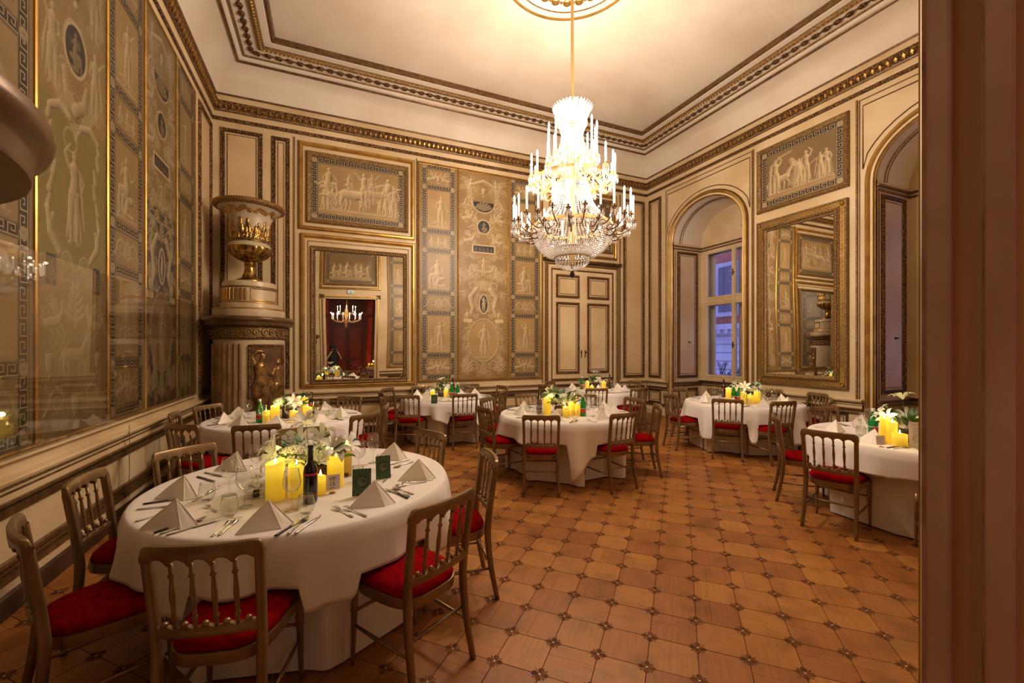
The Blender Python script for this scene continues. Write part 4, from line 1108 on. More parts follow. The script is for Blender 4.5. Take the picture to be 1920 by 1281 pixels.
# ------------------------------------------------------------------ floor: square boards laid on the diagonal
TS = .2465; P0, Q0 = 2.262, .648
def wood_tile():
    m = bpy.data.materials.new('parquet_tile'); m.use_nodes = True
    nt = m.node_tree; b = nt.nodes['Principled BSDF']; L = nt.links.new
    g = nt.nodes.new('ShaderNodeNewGeometry')
    mp = nt.nodes.new('ShaderNodeVectorRotate'); mp.rotation_type = 'Z_AXIS'; mp.inputs['Angle'].default_value = -PI/4
    L(g.outputs['Position'], mp.inputs['Vector'])
    ad = nt.nodes.new('ShaderNodeVectorMath'); ad.operation = 'SUBTRACT'; ad.inputs[1].default_value = (P0, Q0, 0); L(mp.outputs[0], ad.inputs[0])
    dv = nt.nodes.new('ShaderNodeVectorMath'); dv.operation = 'SCALE'; dv.inputs['Scale'].default_value = 1/TS; L(ad.outputs[0], dv.inputs[0])
    fl = nt.nodes.new('ShaderNodeVectorMath'); fl.operation = 'FLOOR'; L(dv.outputs[0], fl.inputs[0])
    fx_ = nt.nodes.new('ShaderNodeVectorMath'); fx_.operation = 'MULTIPLY'; fx_.inputs[1].default_value = (1, 1, 0); L(fl.outputs[0], fx_.inputs[0])
    w = nt.nodes.new('ShaderNodeTexWhiteNoise'); w.noise_dimensions = '3D'; L(fx_.outputs[0], w.inputs['Vector'])
    r = nt.nodes.new('ShaderNodeValToRGB'); e = r.color_ramp.elements
    e[0].position = 0; e[0].color = (0.31, 0.120, 0.032, 1); e[1].position = 1; e[1].color = (0.46, 0.215, 0.058, 1)
    k = e.new(.3); k.color = (0.36, 0.148, 0.040, 1); k = e.new(.55); k.color = (0.41, 0.180, 0.048, 1)
    L(w.outputs['Value'], r.inputs['Fac'])
    # grain runs one way or the other from tile to tile
    rn = nt.nodes.new('ShaderNodeMath'); rn.operation = 'GREATER_THAN'; rn.inputs[1].default_value = .5
    sc = nt.nodes.new('ShaderNodeSeparateColor'); L(w.outputs['Color'], sc.inputs[0]); L(sc.outputs[1], rn.inputs[0])
    s1 = nt.nodes.new('ShaderNodeVectorMath'); s1.operation = 'MULTIPLY'; s1.inputs[1].default_value = (4, 60, 4); L(mp.outputs[0], s1.inputs[0])
    s2 = nt.nodes.new('ShaderNodeVectorMath'); s2.operation = 'MULTIPLY'; s2.inputs[1].default_value = (60, 4, 4); L(mp.outputs[0], s2.inputs[0])
    mx = nt.nodes.new('ShaderNodeMix'); mx.data_type = 'VECTOR'; L(rn.outputs[0], mx.inputs[0]); L(s1.outputs[0], mx.inputs[4]); L(s2.outputs[0], mx.inputs[5])
    n = nt.nodes.new('ShaderNodeTexNoise'); n.inputs['Scale'].default_value = 1; n.inputs['Detail'].default_value = 4; L(mx.outputs[1], n.inputs['Vector'])
    n2 = nt.nodes.new('ShaderNodeTexNoise'); n2.inputs['Scale'].default_value = 5; n2.inputs['Detail'].default_value = 6; L(g.outputs['Position'], n2.inputs['Vector'])
    r2 = nt.nodes.new('ShaderNodeMapRange'); r2.inputs[1].default_value = .3; r2.inputs[2].default_value = .7; r2.inputs[3].default_value = .86; r2.inputs[4].default_value = 1.08; L(n.outputs[0], r2.inputs[0])
    r3 = nt.nodes.new('ShaderNodeMapRange'); r3.inputs[1].default_value = .34; r3.inputs[2].default_value = .52; r3.inputs[3].default_value = .72; r3.inputs[4].default_value = 1.0; L(n2.outputs[0], r3.inputs[0])
    mu = nt.nodes.new('ShaderNodeMath'); mu.operation = 'MULTIPLY'; L(r2.outputs[0], mu.inputs[0]); L(r3.outputs[0], mu.inputs[1])
    hs = nt.nodes.new('ShaderNodeVectorMath'); hs.operation = 'SCALE'; L(r.outputs[0], hs.inputs[0]); L(mu.outputs[0], hs.inputs['Scale'])
    tn = nt.nodes.new('ShaderNodeVectorMath'); tn.operation = 'MULTIPLY'; tn.inputs[1].default_value = (.95, .86, .66); L(hs.outputs[0], tn.inputs[0]); L(tn.outputs[0], b.inputs['Base Color'])
    rr = nt.nodes.new('ShaderNodeMapRange'); rr.inputs[3].default_value = .38; rr.inputs[4].default_value = .60; L(n2.outputs[0], rr.inputs[0]); L(rr.outputs[0], b.inputs['Roughness'])
    b.inputs['Specular IOR Level'].default_value = .35
    return m
parq = wood_tile()
inlay = mat('walnut_inlay', (0.19, 0.072, 0.026), 0.75, spec=0.1, noise=(25, (0.09, 0.034, 0.014), .4, .6))
mb = MB(); mb.box(RX0, RX1, RY0, RY1, -.12, -.006); floor = structure(mb.build('floor', inlay))
c45 = math.sqrt(.5)
def pq(p, q): return ((p-q)*c45, (p+q)*c45)
def tile_mb(kind):
    mb = MB(); h = TS/2-.0022
    if kind == 0: mb.cbox((0, 0, -.010), (2*h, 2*h, .020), PI/4)
    else:                      # split lengthwise
        a = h*.30 if kind == 1 else -h*.25
        for (y0, y1) in ((-h, a-.0007), (a+.0007, h)):
            V = [(x, y, z) for z in (-.02, 0) for y in (y0, y1) for x in (-h, h)]
            V = [((x-y)*c45, (x+y)*c45, z) for x, y, z in V]
            if kind == 2: V = [(-y, x, z) for x, y, z in V]
            mb.add(V, [(0, 2, 3, 1), (4, 5, 7, 6), (0, 1, 5, 4), (2, 6, 7, 3), (0, 4, 6, 2), (1, 3, 7, 5)])
    return mb
protos = [tile_mb(k).build('tile', parq, floor) for k in range(3)]
used = [False]*3
cand = []; rest = MB(); flow = MB(); cx_, sx_ = math.cos(YAW), math.sin(YAW)
for i in range(-30, 60):
    for j in range(-60, 60):
        p, q = P0+TS*(i+.5), Q0+TS*(j+.5); x, y = pq(p, q)
        if not (RX0-.13 < x < RX1+.13 and RY0-.13 < y < RY1+.13): continue
        z = x*sx_+y*cx_; a = x*cx_-y*sx_
        vis = z > 1.6 and abs(a/z) < 1.22 and z < 40 and 655+CAM_H*FPX/z < 1320
        cand.append((z if vis and not (a/z > .98) else z+50, i, j, x, y))
cand.sort()
rt = random.Random(3)
for n, (z, i, j, x, y) in enumerate(cand):
    k = 0 if rt.random() < .62 else rt.choice((1, 2))
    dz = rt.uniform(-.0012, 0)
    if n < 300:
        if not used[k]: o = protos[k]; used[k] = True
        else: o = protos[k].copy(); COL.objects.link(o)
        o.parent = floor; o.location = (x, y, dz)
    else:
        t = tile_mb(k) if z < 9 else tile_mb(0); kk = rest.n()
        rest.add([(vx+x, vy+y, vz+dz) for vx, vy, vz in t.v], t.f)
rest.build('outlying_tiles', parq, floor, kind='stuff')
# edge tiles cut by the walls
for i in range(-30, 60):
    for j in range(-60, 60):
        x, y = pq(P0+TS*i, Q0+TS*j)
        if not (RX0+.08 < x < RX1-.08 and RY0+.08 < y < RY1-.08): continue
        z = x*sx_+y*cx_
        if z < 1: continue
        for k in range(4):     # four lobed petals and small sprigs
            a = PI/4+k*PI/2; ca, sa = math.cos(a), math.sin(a)
            P = [(0, 0), (.016, .011), (.030, .016), (.041, .009), (.044, 0), (.041, -.009), (.030, -.016), (.016, -.011)]
            flow.add([(x+u*ca-v*sa, y+u*sa+v*ca, .0006) for u, v in P], [tuple(range(8))])
            if z < 5:
                b = a+PI/4
                for w in (-.45, 0, .45):
                    cb, sb = math.cos(b+w), math.sin(b+w); r0, r1, h = .012, (.040 if w == 0 else .034), .0035
                    flow.add([(x+r0*cb-h*sb*.3, y+r0*sb+h*cb*.3, .0005), (x+r1*cb-h*sb, y+r1*sb+h*cb, .0005), (x+(r1+.006)*cb, y+(r1+.006)*sb, .0005), (x+r1*cb+h*sb, y+r1*sb-h*cb, .0005)], [(0, 1, 2, 3)])
flow.build('flower_inlay', inlay, floor, kind='stuff')
mb = MB()
for i in range(-30, 60):
    for j in range(-60, 60):
        x, y = pq(P0+TS*i, Q0+TS*j)
        if RX0+.08 < x < RX1-.08 and RY0+.08 < y < 7:
            mb.add([(x+.006*math.cos(k*PI/3), y+.006*math.sin(k*PI/3), .0011) for k in range(6)], [tuple(range(6))])
mb.build('inlay_centre', cream_in, floor, kind='stuff')
# ------------------------------------------------------------------ corner stoves with urns
stovec = mat('stove_glaze', (0.62, 0.50, 0.34), 0.35, noise=(3, (0.48, 0.36, 0.22), .36, .6))
flutem = mat('flute_gold_brown', (0.36, 0.22, 0.10), 0.35, 0.45, noise=(5, (0.2, 0.11, 0.05), .36, .6))
urnm = mat('urn_ivory', (0.50, 0.41, 0.28), 0.4)
reliefm = mat('relief_bronze', (0.34, 0.20, 0.075), 0.34, 0.75, noise=(12, (0.16, 0.09, 0.035), .38, .6))
urngold = mat('urn_gilding', (0.46, 0.28, 0.075), 0.28, 0.9, noise=(14, (0.13, 0.07, 0.024), .38, .60))
def curved_relief(name, caps, r0, z0, w_ang, a_mid, hgt, amp, m, parent, nx=90, ny=110, base=0.0):
    """a relief wrapped round a vertical cylinder; caps are in a box w x hgt metres"""
    W = w_ang*r0
    X, Y = np.meshgrid(np.linspace(-W/2, W/2, nx), np.linspace(0, hgt, ny))
    H = caps_field(caps, X, Y)*amp
    mb = MB()
    for j in range(ny):
        for i in range(nx):
            a = a_mid+X[j, i]/r0; r = r0+H[j, i]+base
            mb.v.append((r*math.cos(a), r*math.sin(a), z0+Y[j, i]))
    for j in range(ny-1):
        for i in range(nx-1):
            if base or max(H[j, i], H[j+1, i+1], H[j, i+1], H[j+1, i]) > 0.0005:
                k = j*nx+i; mb.f.append((k, k+1, k+nx+1, k+nx))
    return mb.build(name, m, parent, smooth='all')
def make_stove(loc, face, label, detail=True):
    """face = angle towards which the flutes/relief are centred"""
    t = empty('corner_stove', loc); tag(t, label, 'stove')
    S = 64 if detail else 32
    def L(nm, prof, m, seg=S): mb = MB(); mb.lathe(prof, seg); return mb.build(nm, m, t, smooth=True)
    L('plinth', [(.56, 0), (.56, .16), (.53, .20), (.53, .24), (.505, .27)], stovec)
    L('body', [(.50, .25), (.50, 1.79)], stovec)
    fa = face
    # fluted section on the left, relief on the right, plain pilaster strips between
    for k in range(9 if detail else 0):
        a = fa+math.radians(-8-12.5*k/1.35) if False else fa-math.radians(6+9.0*(k+1))
        for (zz0, zz1) in ((.42, 1.70),):
            mb = MB(); w = math.radians(2.4)
            pr = []
            for i in range(7):
                b = -w*1.15+2.3*w*i/6; pr.append((.502+.020*math.sin(PI*i/6), a+b))
            for z in (zz0, zz1): mb.v += [(r*math.cos(b), r*math.sin(b), z) for r, b in pr]
            for i in range(6): mb.f.append((i, i+1, i+8, i+7))
            mb.build('flute', flutem, t, smooth=True)
    if detail:
        # door relief: a man raising his arm and a woman facing him, in a beaded frame
        a = fa+math.radians(32); r = .505; hw = math.radians(33); z0, z1 = .50, 1.68
        mb = MB(); n = 20
        for i in range(n+1):
            b = a-hw+2*hw*i/n
            mb.v += [(r*math.cos(b), r*math.sin(b), z0), (r*math.cos(b), r*math.sin(b), z1)]
        for i in range(n): mb.f.append((2*i, 2*i+2, 2*i+3, 2*i+1))
        mb.build('relief_ground', cornb, t, smooth=True)
        mb = MB(); pth = []
        for i in range(n+1): b = a-hw+2*hw*i/n; pth.append((b, z0))
        for i in range(12): pth.append((a+hw, z0+(z1-z0)*(i+1)/12))
        for i in range(n): b = a+hw-2*hw*(i+1)/n; pth.append((b, z1))
        for i in range(11): pth.append((a-hw, z1-(z1-z0)*(i+1)/12))
        mb.tube([(.512*math.cos(b), .512*math.sin(b), z) for b, z in pth], .020, 6, closed=True); mb.build('relief_frame', bronze, t, smooth=True)
        mb = MB()
        for q in np.arange(z0+.03, z1-.02, .030):
            for b in (a-hw+.065, a+hw-.065): mb.ell((.515*math.cos(b), .515*math.sin(b), q), .0125, 5, 4)
        for b in np.arange(a-hw+.1, a+hw-.06, .055):
            for q in (z0+.035, z1-.035): mb.ell((.515*math.cos(b), .515*math.sin(b), q), .0125, 5, 4)
        mb.build('bead_row', flutem, t, kind='stuff')
        man = [(-.02, .90, .05, -.0, .95, .048), (.0, .985, .045, -.02, 1.0, .03)]+chain([(-.05, .80, .095), (-.03, .68, .085), (-.05, .55, .10)])
        man += chain([(-.13, .83, .04), (-.20, .98, .032), (-.09, 1.06, .026), (-.02, 1.05, .03)])+chain([(.04, .80, .038), (.13, .70, .03), (.20, .60, .026)])
        man += chain([(-.08, .52, .09), (-.10, .34, .075), (-.06, .22, .05), (-.08, .04, .035), (-.02, .02, .026)])+chain([(-.0, .52, .085), (.05, .34, .07), (.02, .20, .045), (.06, .04, .03), (.12, .02, .024)])
        for k in range(6): man += chain([(-.12+.035*k, .58, .02), (-.14+.045*k, .36, .026), (-.15+.05*k, .24, .014)])
        wom = xf(fig_stand(0), .23, .0, .92, -1)
        wom += chain([(.14, .55, .03), (.16, .3, .04), (.13, .05, .03)])+chain([(.28, .55, .03), (.30, .3, .04), (.32, .05, .03)])
        curved_relief('relief_figures', [(x0*.85, y0, r0, x1*.85, y1, r1) for x0, y0, r0, x1, y1, r1 in xf(man, -.12, 0, .98)+xf(wom, -.03, 0, 1)], r, z0+.05, 2*hw*.9, a, z1-z0-.06, .6, reliefm, t, 110, 150)
    L('neck_molding', [(.50, 1.77), (.535, 1.785), (.54, 1.80), (.53, 1.815)], bronze)
    L('frieze', [(.53, 1.80), (.53, 1.96)], oldgold)
    if detail:
        for k in range(30):
            a = 2*PI*k/30
            if math.cos(a-fa) < -.35: continue
            mb = MB(); c = Vector((.532*math.cos(a), .532*math.sin(a), 1.885)); n_ = Vector((math.cos(a), math.sin(a), 0)); tt = Vector((-math.sin(a), math.cos(a), 0))
            q = 10
            for rr, dd in ((.050, .0), (.047, .018), (.036, .018), (.032, .006), (.018, .006), (.012, .022), (0.0001, .025)):
                mb.v += [tuple(c+n_*dd+tt*rr*math.cos(2*PI*i/q)+Vector((0, 0, 1))*rr*1.15*math.sin(2*PI*i/q)) for i in range(q)]
            for l in range(6):
                for i in range(q): mb.f.append((l*q+i, l*q+(i+1) % q, (l+1)*q+(i+1) % q, (l+1)*q+i))
            mb.build('frieze_rosette', oldgold, t, smooth=True)
        mb = MB()
        for k in range(76):
            a = 2*PI*k/76; mb.cbox((.545*math.cos(a), .545*math.sin(a), 1.982), (.03, .022, .028), a)
        mb.build('dentils', darkwood, t, kind='stuff')
    L('cornice', [(.53, 1.965), (.565, 1.972), (.565, 1.985), (.614, 1.99), (.618, 2.0), (.618, 2.035), (.625, 2.045), (.645, 2.06), (.652, 2.08), (.648, 2.10), (.62, 2.112), (.615, 2.125), (.51, 2.13)], cornb)
    L('lower_drum', [(.51, 2.12), (.512, 2.13), (.512, 2.235), (.50, 2.245), (.40, 2.25)], stovec)
    L('drum_ring', [(.505, 2.235), (.515, 2.242), (.515, 2.25), (.50, 2.262), (.40, 2.265)], gold)
    L('drum_step', [(.405, 2.25), (.41, 2.33), (.40, 2.345)], stovec)
    L('drum_ring', [(.395, 2.338), (.405, 2.345), (.405, 2.362), (.39, 2.37)], gold)
    L('upper_drum', [(.385, 2.36), (.385, 2.60)], stovec)
    L('drum_ring', [(.385, 2.585), (.40, 2.592), (.40, 2.606), (.38, 2.612)], oldgold)
    L('drum_lid', [(.38, 2.60), (.375, 2.68), (.36, 2.695), (.17, 2.70), (.0, 2.70)], stovec)
    if detail:
        for k in range(11):
            a = fa-math.radians(4+8.5*(k+.6)); mb = MB(); w = .045
            for z in (2.39, 2.57): mb.v += [(r*math.cos(a+b), r*math.sin(a+b), z) for r, b in ((.383, -w), (.402, -w*.5), (.402, w*.5), (.383, w))]
            mb.f += [(0, 1, 5, 4), (1, 2, 6, 5), (2, 3, 7, 6)]; mb.build('drum_flute', gold, t)
        mb = MB(); a0, a1 = fa+math.radians(2), fa+math.radians(72)
        P = [(a0+(a1-a0)*i/12, 2.39) for i in range(13)]+[(a1-(a1-a0)*i/12, 2.57) for i in range(13)]
        mb.tube([(.388*math.cos(b), .388*math.sin(b), z) for b, z in P], .009, 5, closed=True); mb.build('inscription_frame', gold, t, smooth=True)
    return t
def make_urn(loc, face, label, detail=True):
    t = empty('ornamental_urn', loc); tag(t, label, 'urn')
    S = 56 if detail else 28
    def L(nm, prof, m, seg=S, fn=None): mb = MB(); mb.lathe(prof, seg, fn=fn); return mb.build(nm, m, t, smooth=True)
    L('foot', [(.0, 0), (.20, 0), (.20, .03), (.185, .045), (.15, .055), (.11, .09), (.085, .16), (.072, .24), (.078, .27), (.085, .28), (.075, .295), (.08, .33), (.10, .345)], urngold)
    nb = 16
    L('gadrooned_bowl', [(.09, .34), (.17, .37), (.25, .42), (.30, .475), (.325, .53), (.318, .56)], urngold, 128 if detail else 64, fn=lambda w, z: -.018*abs(math.sin(w*nb/2))**3*(z < .55))
    L('shoulder', [(.315, .56), (.30, .60), (.275, .63), (.27, .64)], urnm)
    L('neck_ring', [(.268, .63), (.285, .64), (.288, .655), (.275, .668)], urngold)
    L('body', [(.272, .66), (.275, .74), (.285, .86), (.30, 1.0), (.325, 1.08), (.38, 1.14), (.455, 1.18), (.49, 1.20)], urnm)
    L('rim', [(.455, 1.175), (.495, 1.19), (.512, 1.21), (.515, 1.235), (.50, 1.255), (.48, 1.262), (.44, 1.25), (.34, 1.20), (.28, 1.12)], oldgold)
    if detail:
        mb = MB()
        for k in range(90): a = 2*PI*k/90; mb.ell((.507*math.cos(a), .507*math.sin(a), 1.222), (.016, .016, .018), 5, 4)
        mb.build('egg_row', gold, t, kind='stuff')
        F = []
        for k, (x, pz, mr, sc) in enumerate(((-.36, 2, 1, .36), (-.27, 0, 1, .33), (-.13, 3, 1, .37), (-.03, 2, -1, .36), (.12, 0, 1, .30), (.22, 1, -1, .35), (.34, 2, 1, .34), (.42, 0, 1, .32))):
            F += xf(fig_stand(pz), x, .0, sc, mr)
        F += xf(fig_sit(0), .08, 0, .26, 1)+xf(fig_oval(.06, .10, .012), .06, .22, 1)
        for k in range(16): F += chain([(-.44+.055*k, .01, .02), (-.42+.055*k, .05+.03*(k % 3), .016)])
        curved_relief('relief_figures', F, .278, .675, 3.3, face, .42, .9, urngold, t, 200, 90)
        V = []
        rv = random.Random(8)
        for k in range(26):
            x = -.5+.04*k; y = .05+.02*math.sin(k*1.3); V += xf(fig_leafspray(), x, y-.03, .055, 1, rv.uniform(-1.2, 1.2))
        V += chain([(-.5+.04*k, .05+.02*math.sin(k*1.3), .005) for k in range(26)])
        o = curved_relief('vine', V, .335, 1.06, 3.0, face, .12, .7, gold, t, 200, 30)
        me = o.data
        for v in me.vertices:      # follow the flare
            z = v.co.z-1.06; rr = math.hypot(v.co.x, v.co.y); k = (.300+(.318+z*.8 if z < .06 else .368+(z-.06)*1.6)-.30+(rr-.335)+.004)/rr
            v.co.x *= k; v.co.y *= k
    return t
FA = math.atan2(-8.05, 1.17)
make_stove((-1.17, 8.05, 0), FA, 'round corner stove with fluted drum and a gilt relief, below the urn')
make_urn((-1.17, 8.05, 2.70), FA, 'large ivory and gold urn with relief figures, standing on the back corner stove')
FB = math.radians(35)
make_stove((-1.17, 1.05, 0), FB, 'near-left corner stove of which only the curved cornice shows at the frame edge')
make_urn((-1.17, 1.05, 2.70), FB, 'urn on the near-left stove, seen only in the mirrors')
# ------------------------------------------------------------------ chandelier
def lamp(name, loc, power, col, parent=None, r=.04):
    l = bpy.data.lights.new(name, 'POINT'); l.energy = power; l.color = col; l.shadow_soft_size = r
    o = bpy.data.objects.new(name, l); COL.objects.link(o); o.location = loc
    if parent: o.parent = parent
    return o
ch = empty('chandelier', (CX, CY, 0)); tag(ch, 'large tiered crystal chandelier with lit candle bulbs hanging from the ceiling rosette', 'chandelier')
mb = MB(); mb.tube([(0, 0, 6.5), (0, 0, 4.60)], .020, 8); mb.build('hanging_rod', chmetal, ch, smooth=True)
mb = MB(); mb.lathe([(.12, 6.55), (.13, 6.50), (.08, 6.46), (.03, 6.44)], 20); mb.build('ceiling_cup', chmetal, ch, smooth=True)
mb = MB(); mb.lathe([(.02, 2.70), (.05, 2.95), (.03, 3.1), (.05, 3.3), (.03, 3.7), (.06, 3.9), (.03, 4.2), (.05, 4.45), (.02, 4.6)], 12); mb.build('centre_stem', chmetal, ch, smooth=True)
def crystal_bead(mb, c, r, rz=None):
    x, y, z = c; h = rz or r
    mb.add([(x-r, y, z), (x, y-r, z), (x+r, y, z), (x, y+r, z), (x, y, z-h), (x, y, z+h)],
           [(0, 1, 5), (1, 2, 5), (2, 3, 5), (3, 0, 5), (1, 0, 4), (2, 1, 4), (3, 2, 4), (0, 3, 4)])
def strings(name, n, prof, sp, r, off=0.0, m=crystal):
    L = [0.0]
    for a, b in zip(prof[:-1], prof[1:]): L.append(L[-1]+math.dist(a, b))
    k = max(2, int(L[-1]/sp)); mb = MB()
    for s_ in range(n):
        w = 2*PI*(s_+off)/n
        for i in range(k+1):
            d = L[-1]*i/k; j = 0
            while j < len(L)-2 and d > L[j+1]: j += 1
            t = (d-L[j])/(L[j+1]-L[j]+1e-9); q = prof[j][0]+(prof[j+1][0]-prof[j][0])*t; z = prof[j][1]+(prof[j+1][1]-prof[j][1])*t
            crystal_bead(mb, (q*math.cos(w), q*math.sin(w), z), r, r*1.15)
    return mb.build(name, m, ch, kind='stuff')
strings('crystal_bowl', 92, [(.50, 3.16), (.497, 3.05), (.46, 2.95), (.40, 2.88), (.32, 2.82), (.23, 2.79)], .024, .0125)
strings('crystal_curtain', 56, [(.50, 3.17), (.36, 3.30), (.26, 3.48), (.20, 3.72)], .028, .011)
strings('crystal_curtain', 48, [(.46, 3.78), (.34, 3.86), (.22, 4.0), (.16, 4.2)], .030, .011)
strings('crystal_curtain', 34, [(.15, 4.2), (.13, 4.35), (.17, 4.5)], .030, .012)
strings('crystal_basket', 30, [(.215, 2.80), (.21, 2.72), (.15, 2.66), (.03, 2.62)], .022, .009)
def hoop(r, z, t, h, name='hoop', m=None): mb = MB(); mb.lathe([(r-t, z), (r+t, z), (r+t, z+h), (r-t, z+h), (r-t, z)], 48); mb.build(name, m or chmetal, ch, smooth=True)
hoop(.50, 3.15, .010, .04); hoop(.23, 2.775, .007, .012); hoop(.20, 3.72, .008, .03); hoop(.46, 3.76, .010, .035); hoop(.24, 4.02, .010, .03); hoop(.16, 4.2, .008, .02); hoop(.18, 4.48, .010, .03)
mb = MB()                                         # pierced metal basket above the small crystals
for k in range(30):
    a0, a1 = 2*PI*k/30, 2*PI*(k+1)/30
    for p, q, z0, z1 in ((a0, a1, 2.80, 2.90), (a1, a0, 2.80, 2.90)):
        mb.tube([(.222*math.cos(p), .222*math.sin(p), z0), (.222*math.cos(q), .222*math.sin(q), z1)], .005, 4, caps=False)
mb.build('pierced_basket', darkwood, ch, kind='stuff'); hoop(.222, 2.79, .006, .015, m=darkwood); hoop(.222, 2.89, .006, .018, m=darkwood)
mb = MB(); mb.lathe([(0, 2.525), (.02, 2.55), (.034, 2.58), (.02, 2.605), (.012, 2.62), (.03, 2.635), (.012, 2.65), (.012, 2.75)], 12); mb.build('finial', darkwood, ch, smooth=True)
mb = MB()                                         # crown of upright crystal spears
for k in range(34):
    a = 2*PI*k/34
    for r0, r1, z1 in ((.16, .255, 4.70), (.10, .17, 4.745)):
        P = [Vector(((r0+(r1-r0)*t)*math.cos(a), (r0+(r1-r0)*t)*math.sin(a), 4.49+(z1-4.49)*math.sin(t*PI*.5))) for t in (0, .35, .7, 1)]
        mb.tube(P, [.006, .011, .011, .004], 4)
mb.build('crystal_crown', crystal, ch, kind='stuff')
def make_arm(r0, r1, z0, zc, hl, tier):
    """one curved arm: cup, candle sleeve with lit bulb, hanging prisms"""
    g = empty('candle_arm', (0, 0, 0), 0, ch)
    P = [Vector((r0+(r1-r0)*t, 0, z0+(zc-.05-z0)*t-.10*math.sin(t*PI)+.0)) for t in [i/8 for i in range(9)]]
    mb = MB(); mb.tube(P, [.011-.004*i/8 for i in range(9)], 6)
    mb.lathe([(.004, -.05), (.016, -.035), (.008, -.02), (.034, -.004), (.036, .004), (.012, .01), (.014, .035), (.012, .04)], 10, (r1, 0, zc))
    sc = MB(); sc.tube([Vector((r0+(r1-r0)*.45, 0, z0-.08))+Vector((.045*math.cos(w), 0, .035*math.sin(w))) for w in [i*.6 for i in range(8)]], .006, 4); 
    mb.add(sc.v, sc.f)
    mb.build('arm', dkmetal if tier in (0, 3) else chmetal, g, smooth=True)
    mb = MB(); mb.lathe([(.0115, .03), (.0115, .03+hl)], 8, (r1, 0, zc)); mb.build('candle', sleeve, g, smooth=True)
    mb = MB(); mb.lathe([(.004, 0), (.011, .012), (.012, .022), (.007, .040), (.0, .054)], 8, (r1, 0, zc+.03+hl)); mb.build('bulb', bulb_m, g, smooth=True)
    mb = MB()
    for k in range(9):
        a = 2*PI*k/9; x, y = r1+.036*math.cos(a), .036*math.sin(a)
        crystal_bead(mb, (x, y, zc-.015), .006); crystal_bead(mb, (x, y, zc-.062), .0095, .040)
    mb.build('crystal_drops', crystal, g, kind='stuff')
    return g
TIERS = [(.40, .75, 3.18, 3.22, .235, 26), (.30, .53, 3.79, 3.80, .20, 18), (.14, .31, 4.03, 4.05, .36, 12), (.42, .62, 3.10, 3.12, .06, 12)]
for ti, (r0, r1, z0, zc, hl, n) in enumerate(TIERS):
    g = make_arm(r0, r1, z0, zc, hl, ti)
    for k in range(n):
        a = 2*PI*(k+.3*ti)/n
        q = g if k == 0 else copy_tree(g, ch)
        q.rotation_euler = (0, 0, a)
        if ti < 2 and k % 2: q.location.z = -.035
for z, pw in ((3.02, 1.2), (3.45, 3.5), (3.95, 6), (4.36, 9)):
    lamp('inner_bulb_light', (.09, .0, z), pw, WARM, ch, .03); lamp('inner_bulb_light', (-.09, .0, z), pw, WARM, ch, .03)
for (r, z, n, pw) in ((.75, 3.56, 8, CH_POWER[0]), (.53, 4.10, 5, CH_POWER[1]), (.31, 4.52, 4, CH_POWER[2])):
    for k in range(n):
        a = 2*PI*(k+.5)/n
        lamp('bulb_light', ((r+.03)*math.cos(a), (r+.03)*math.sin(a), z), pw, WARM, ch, .03)
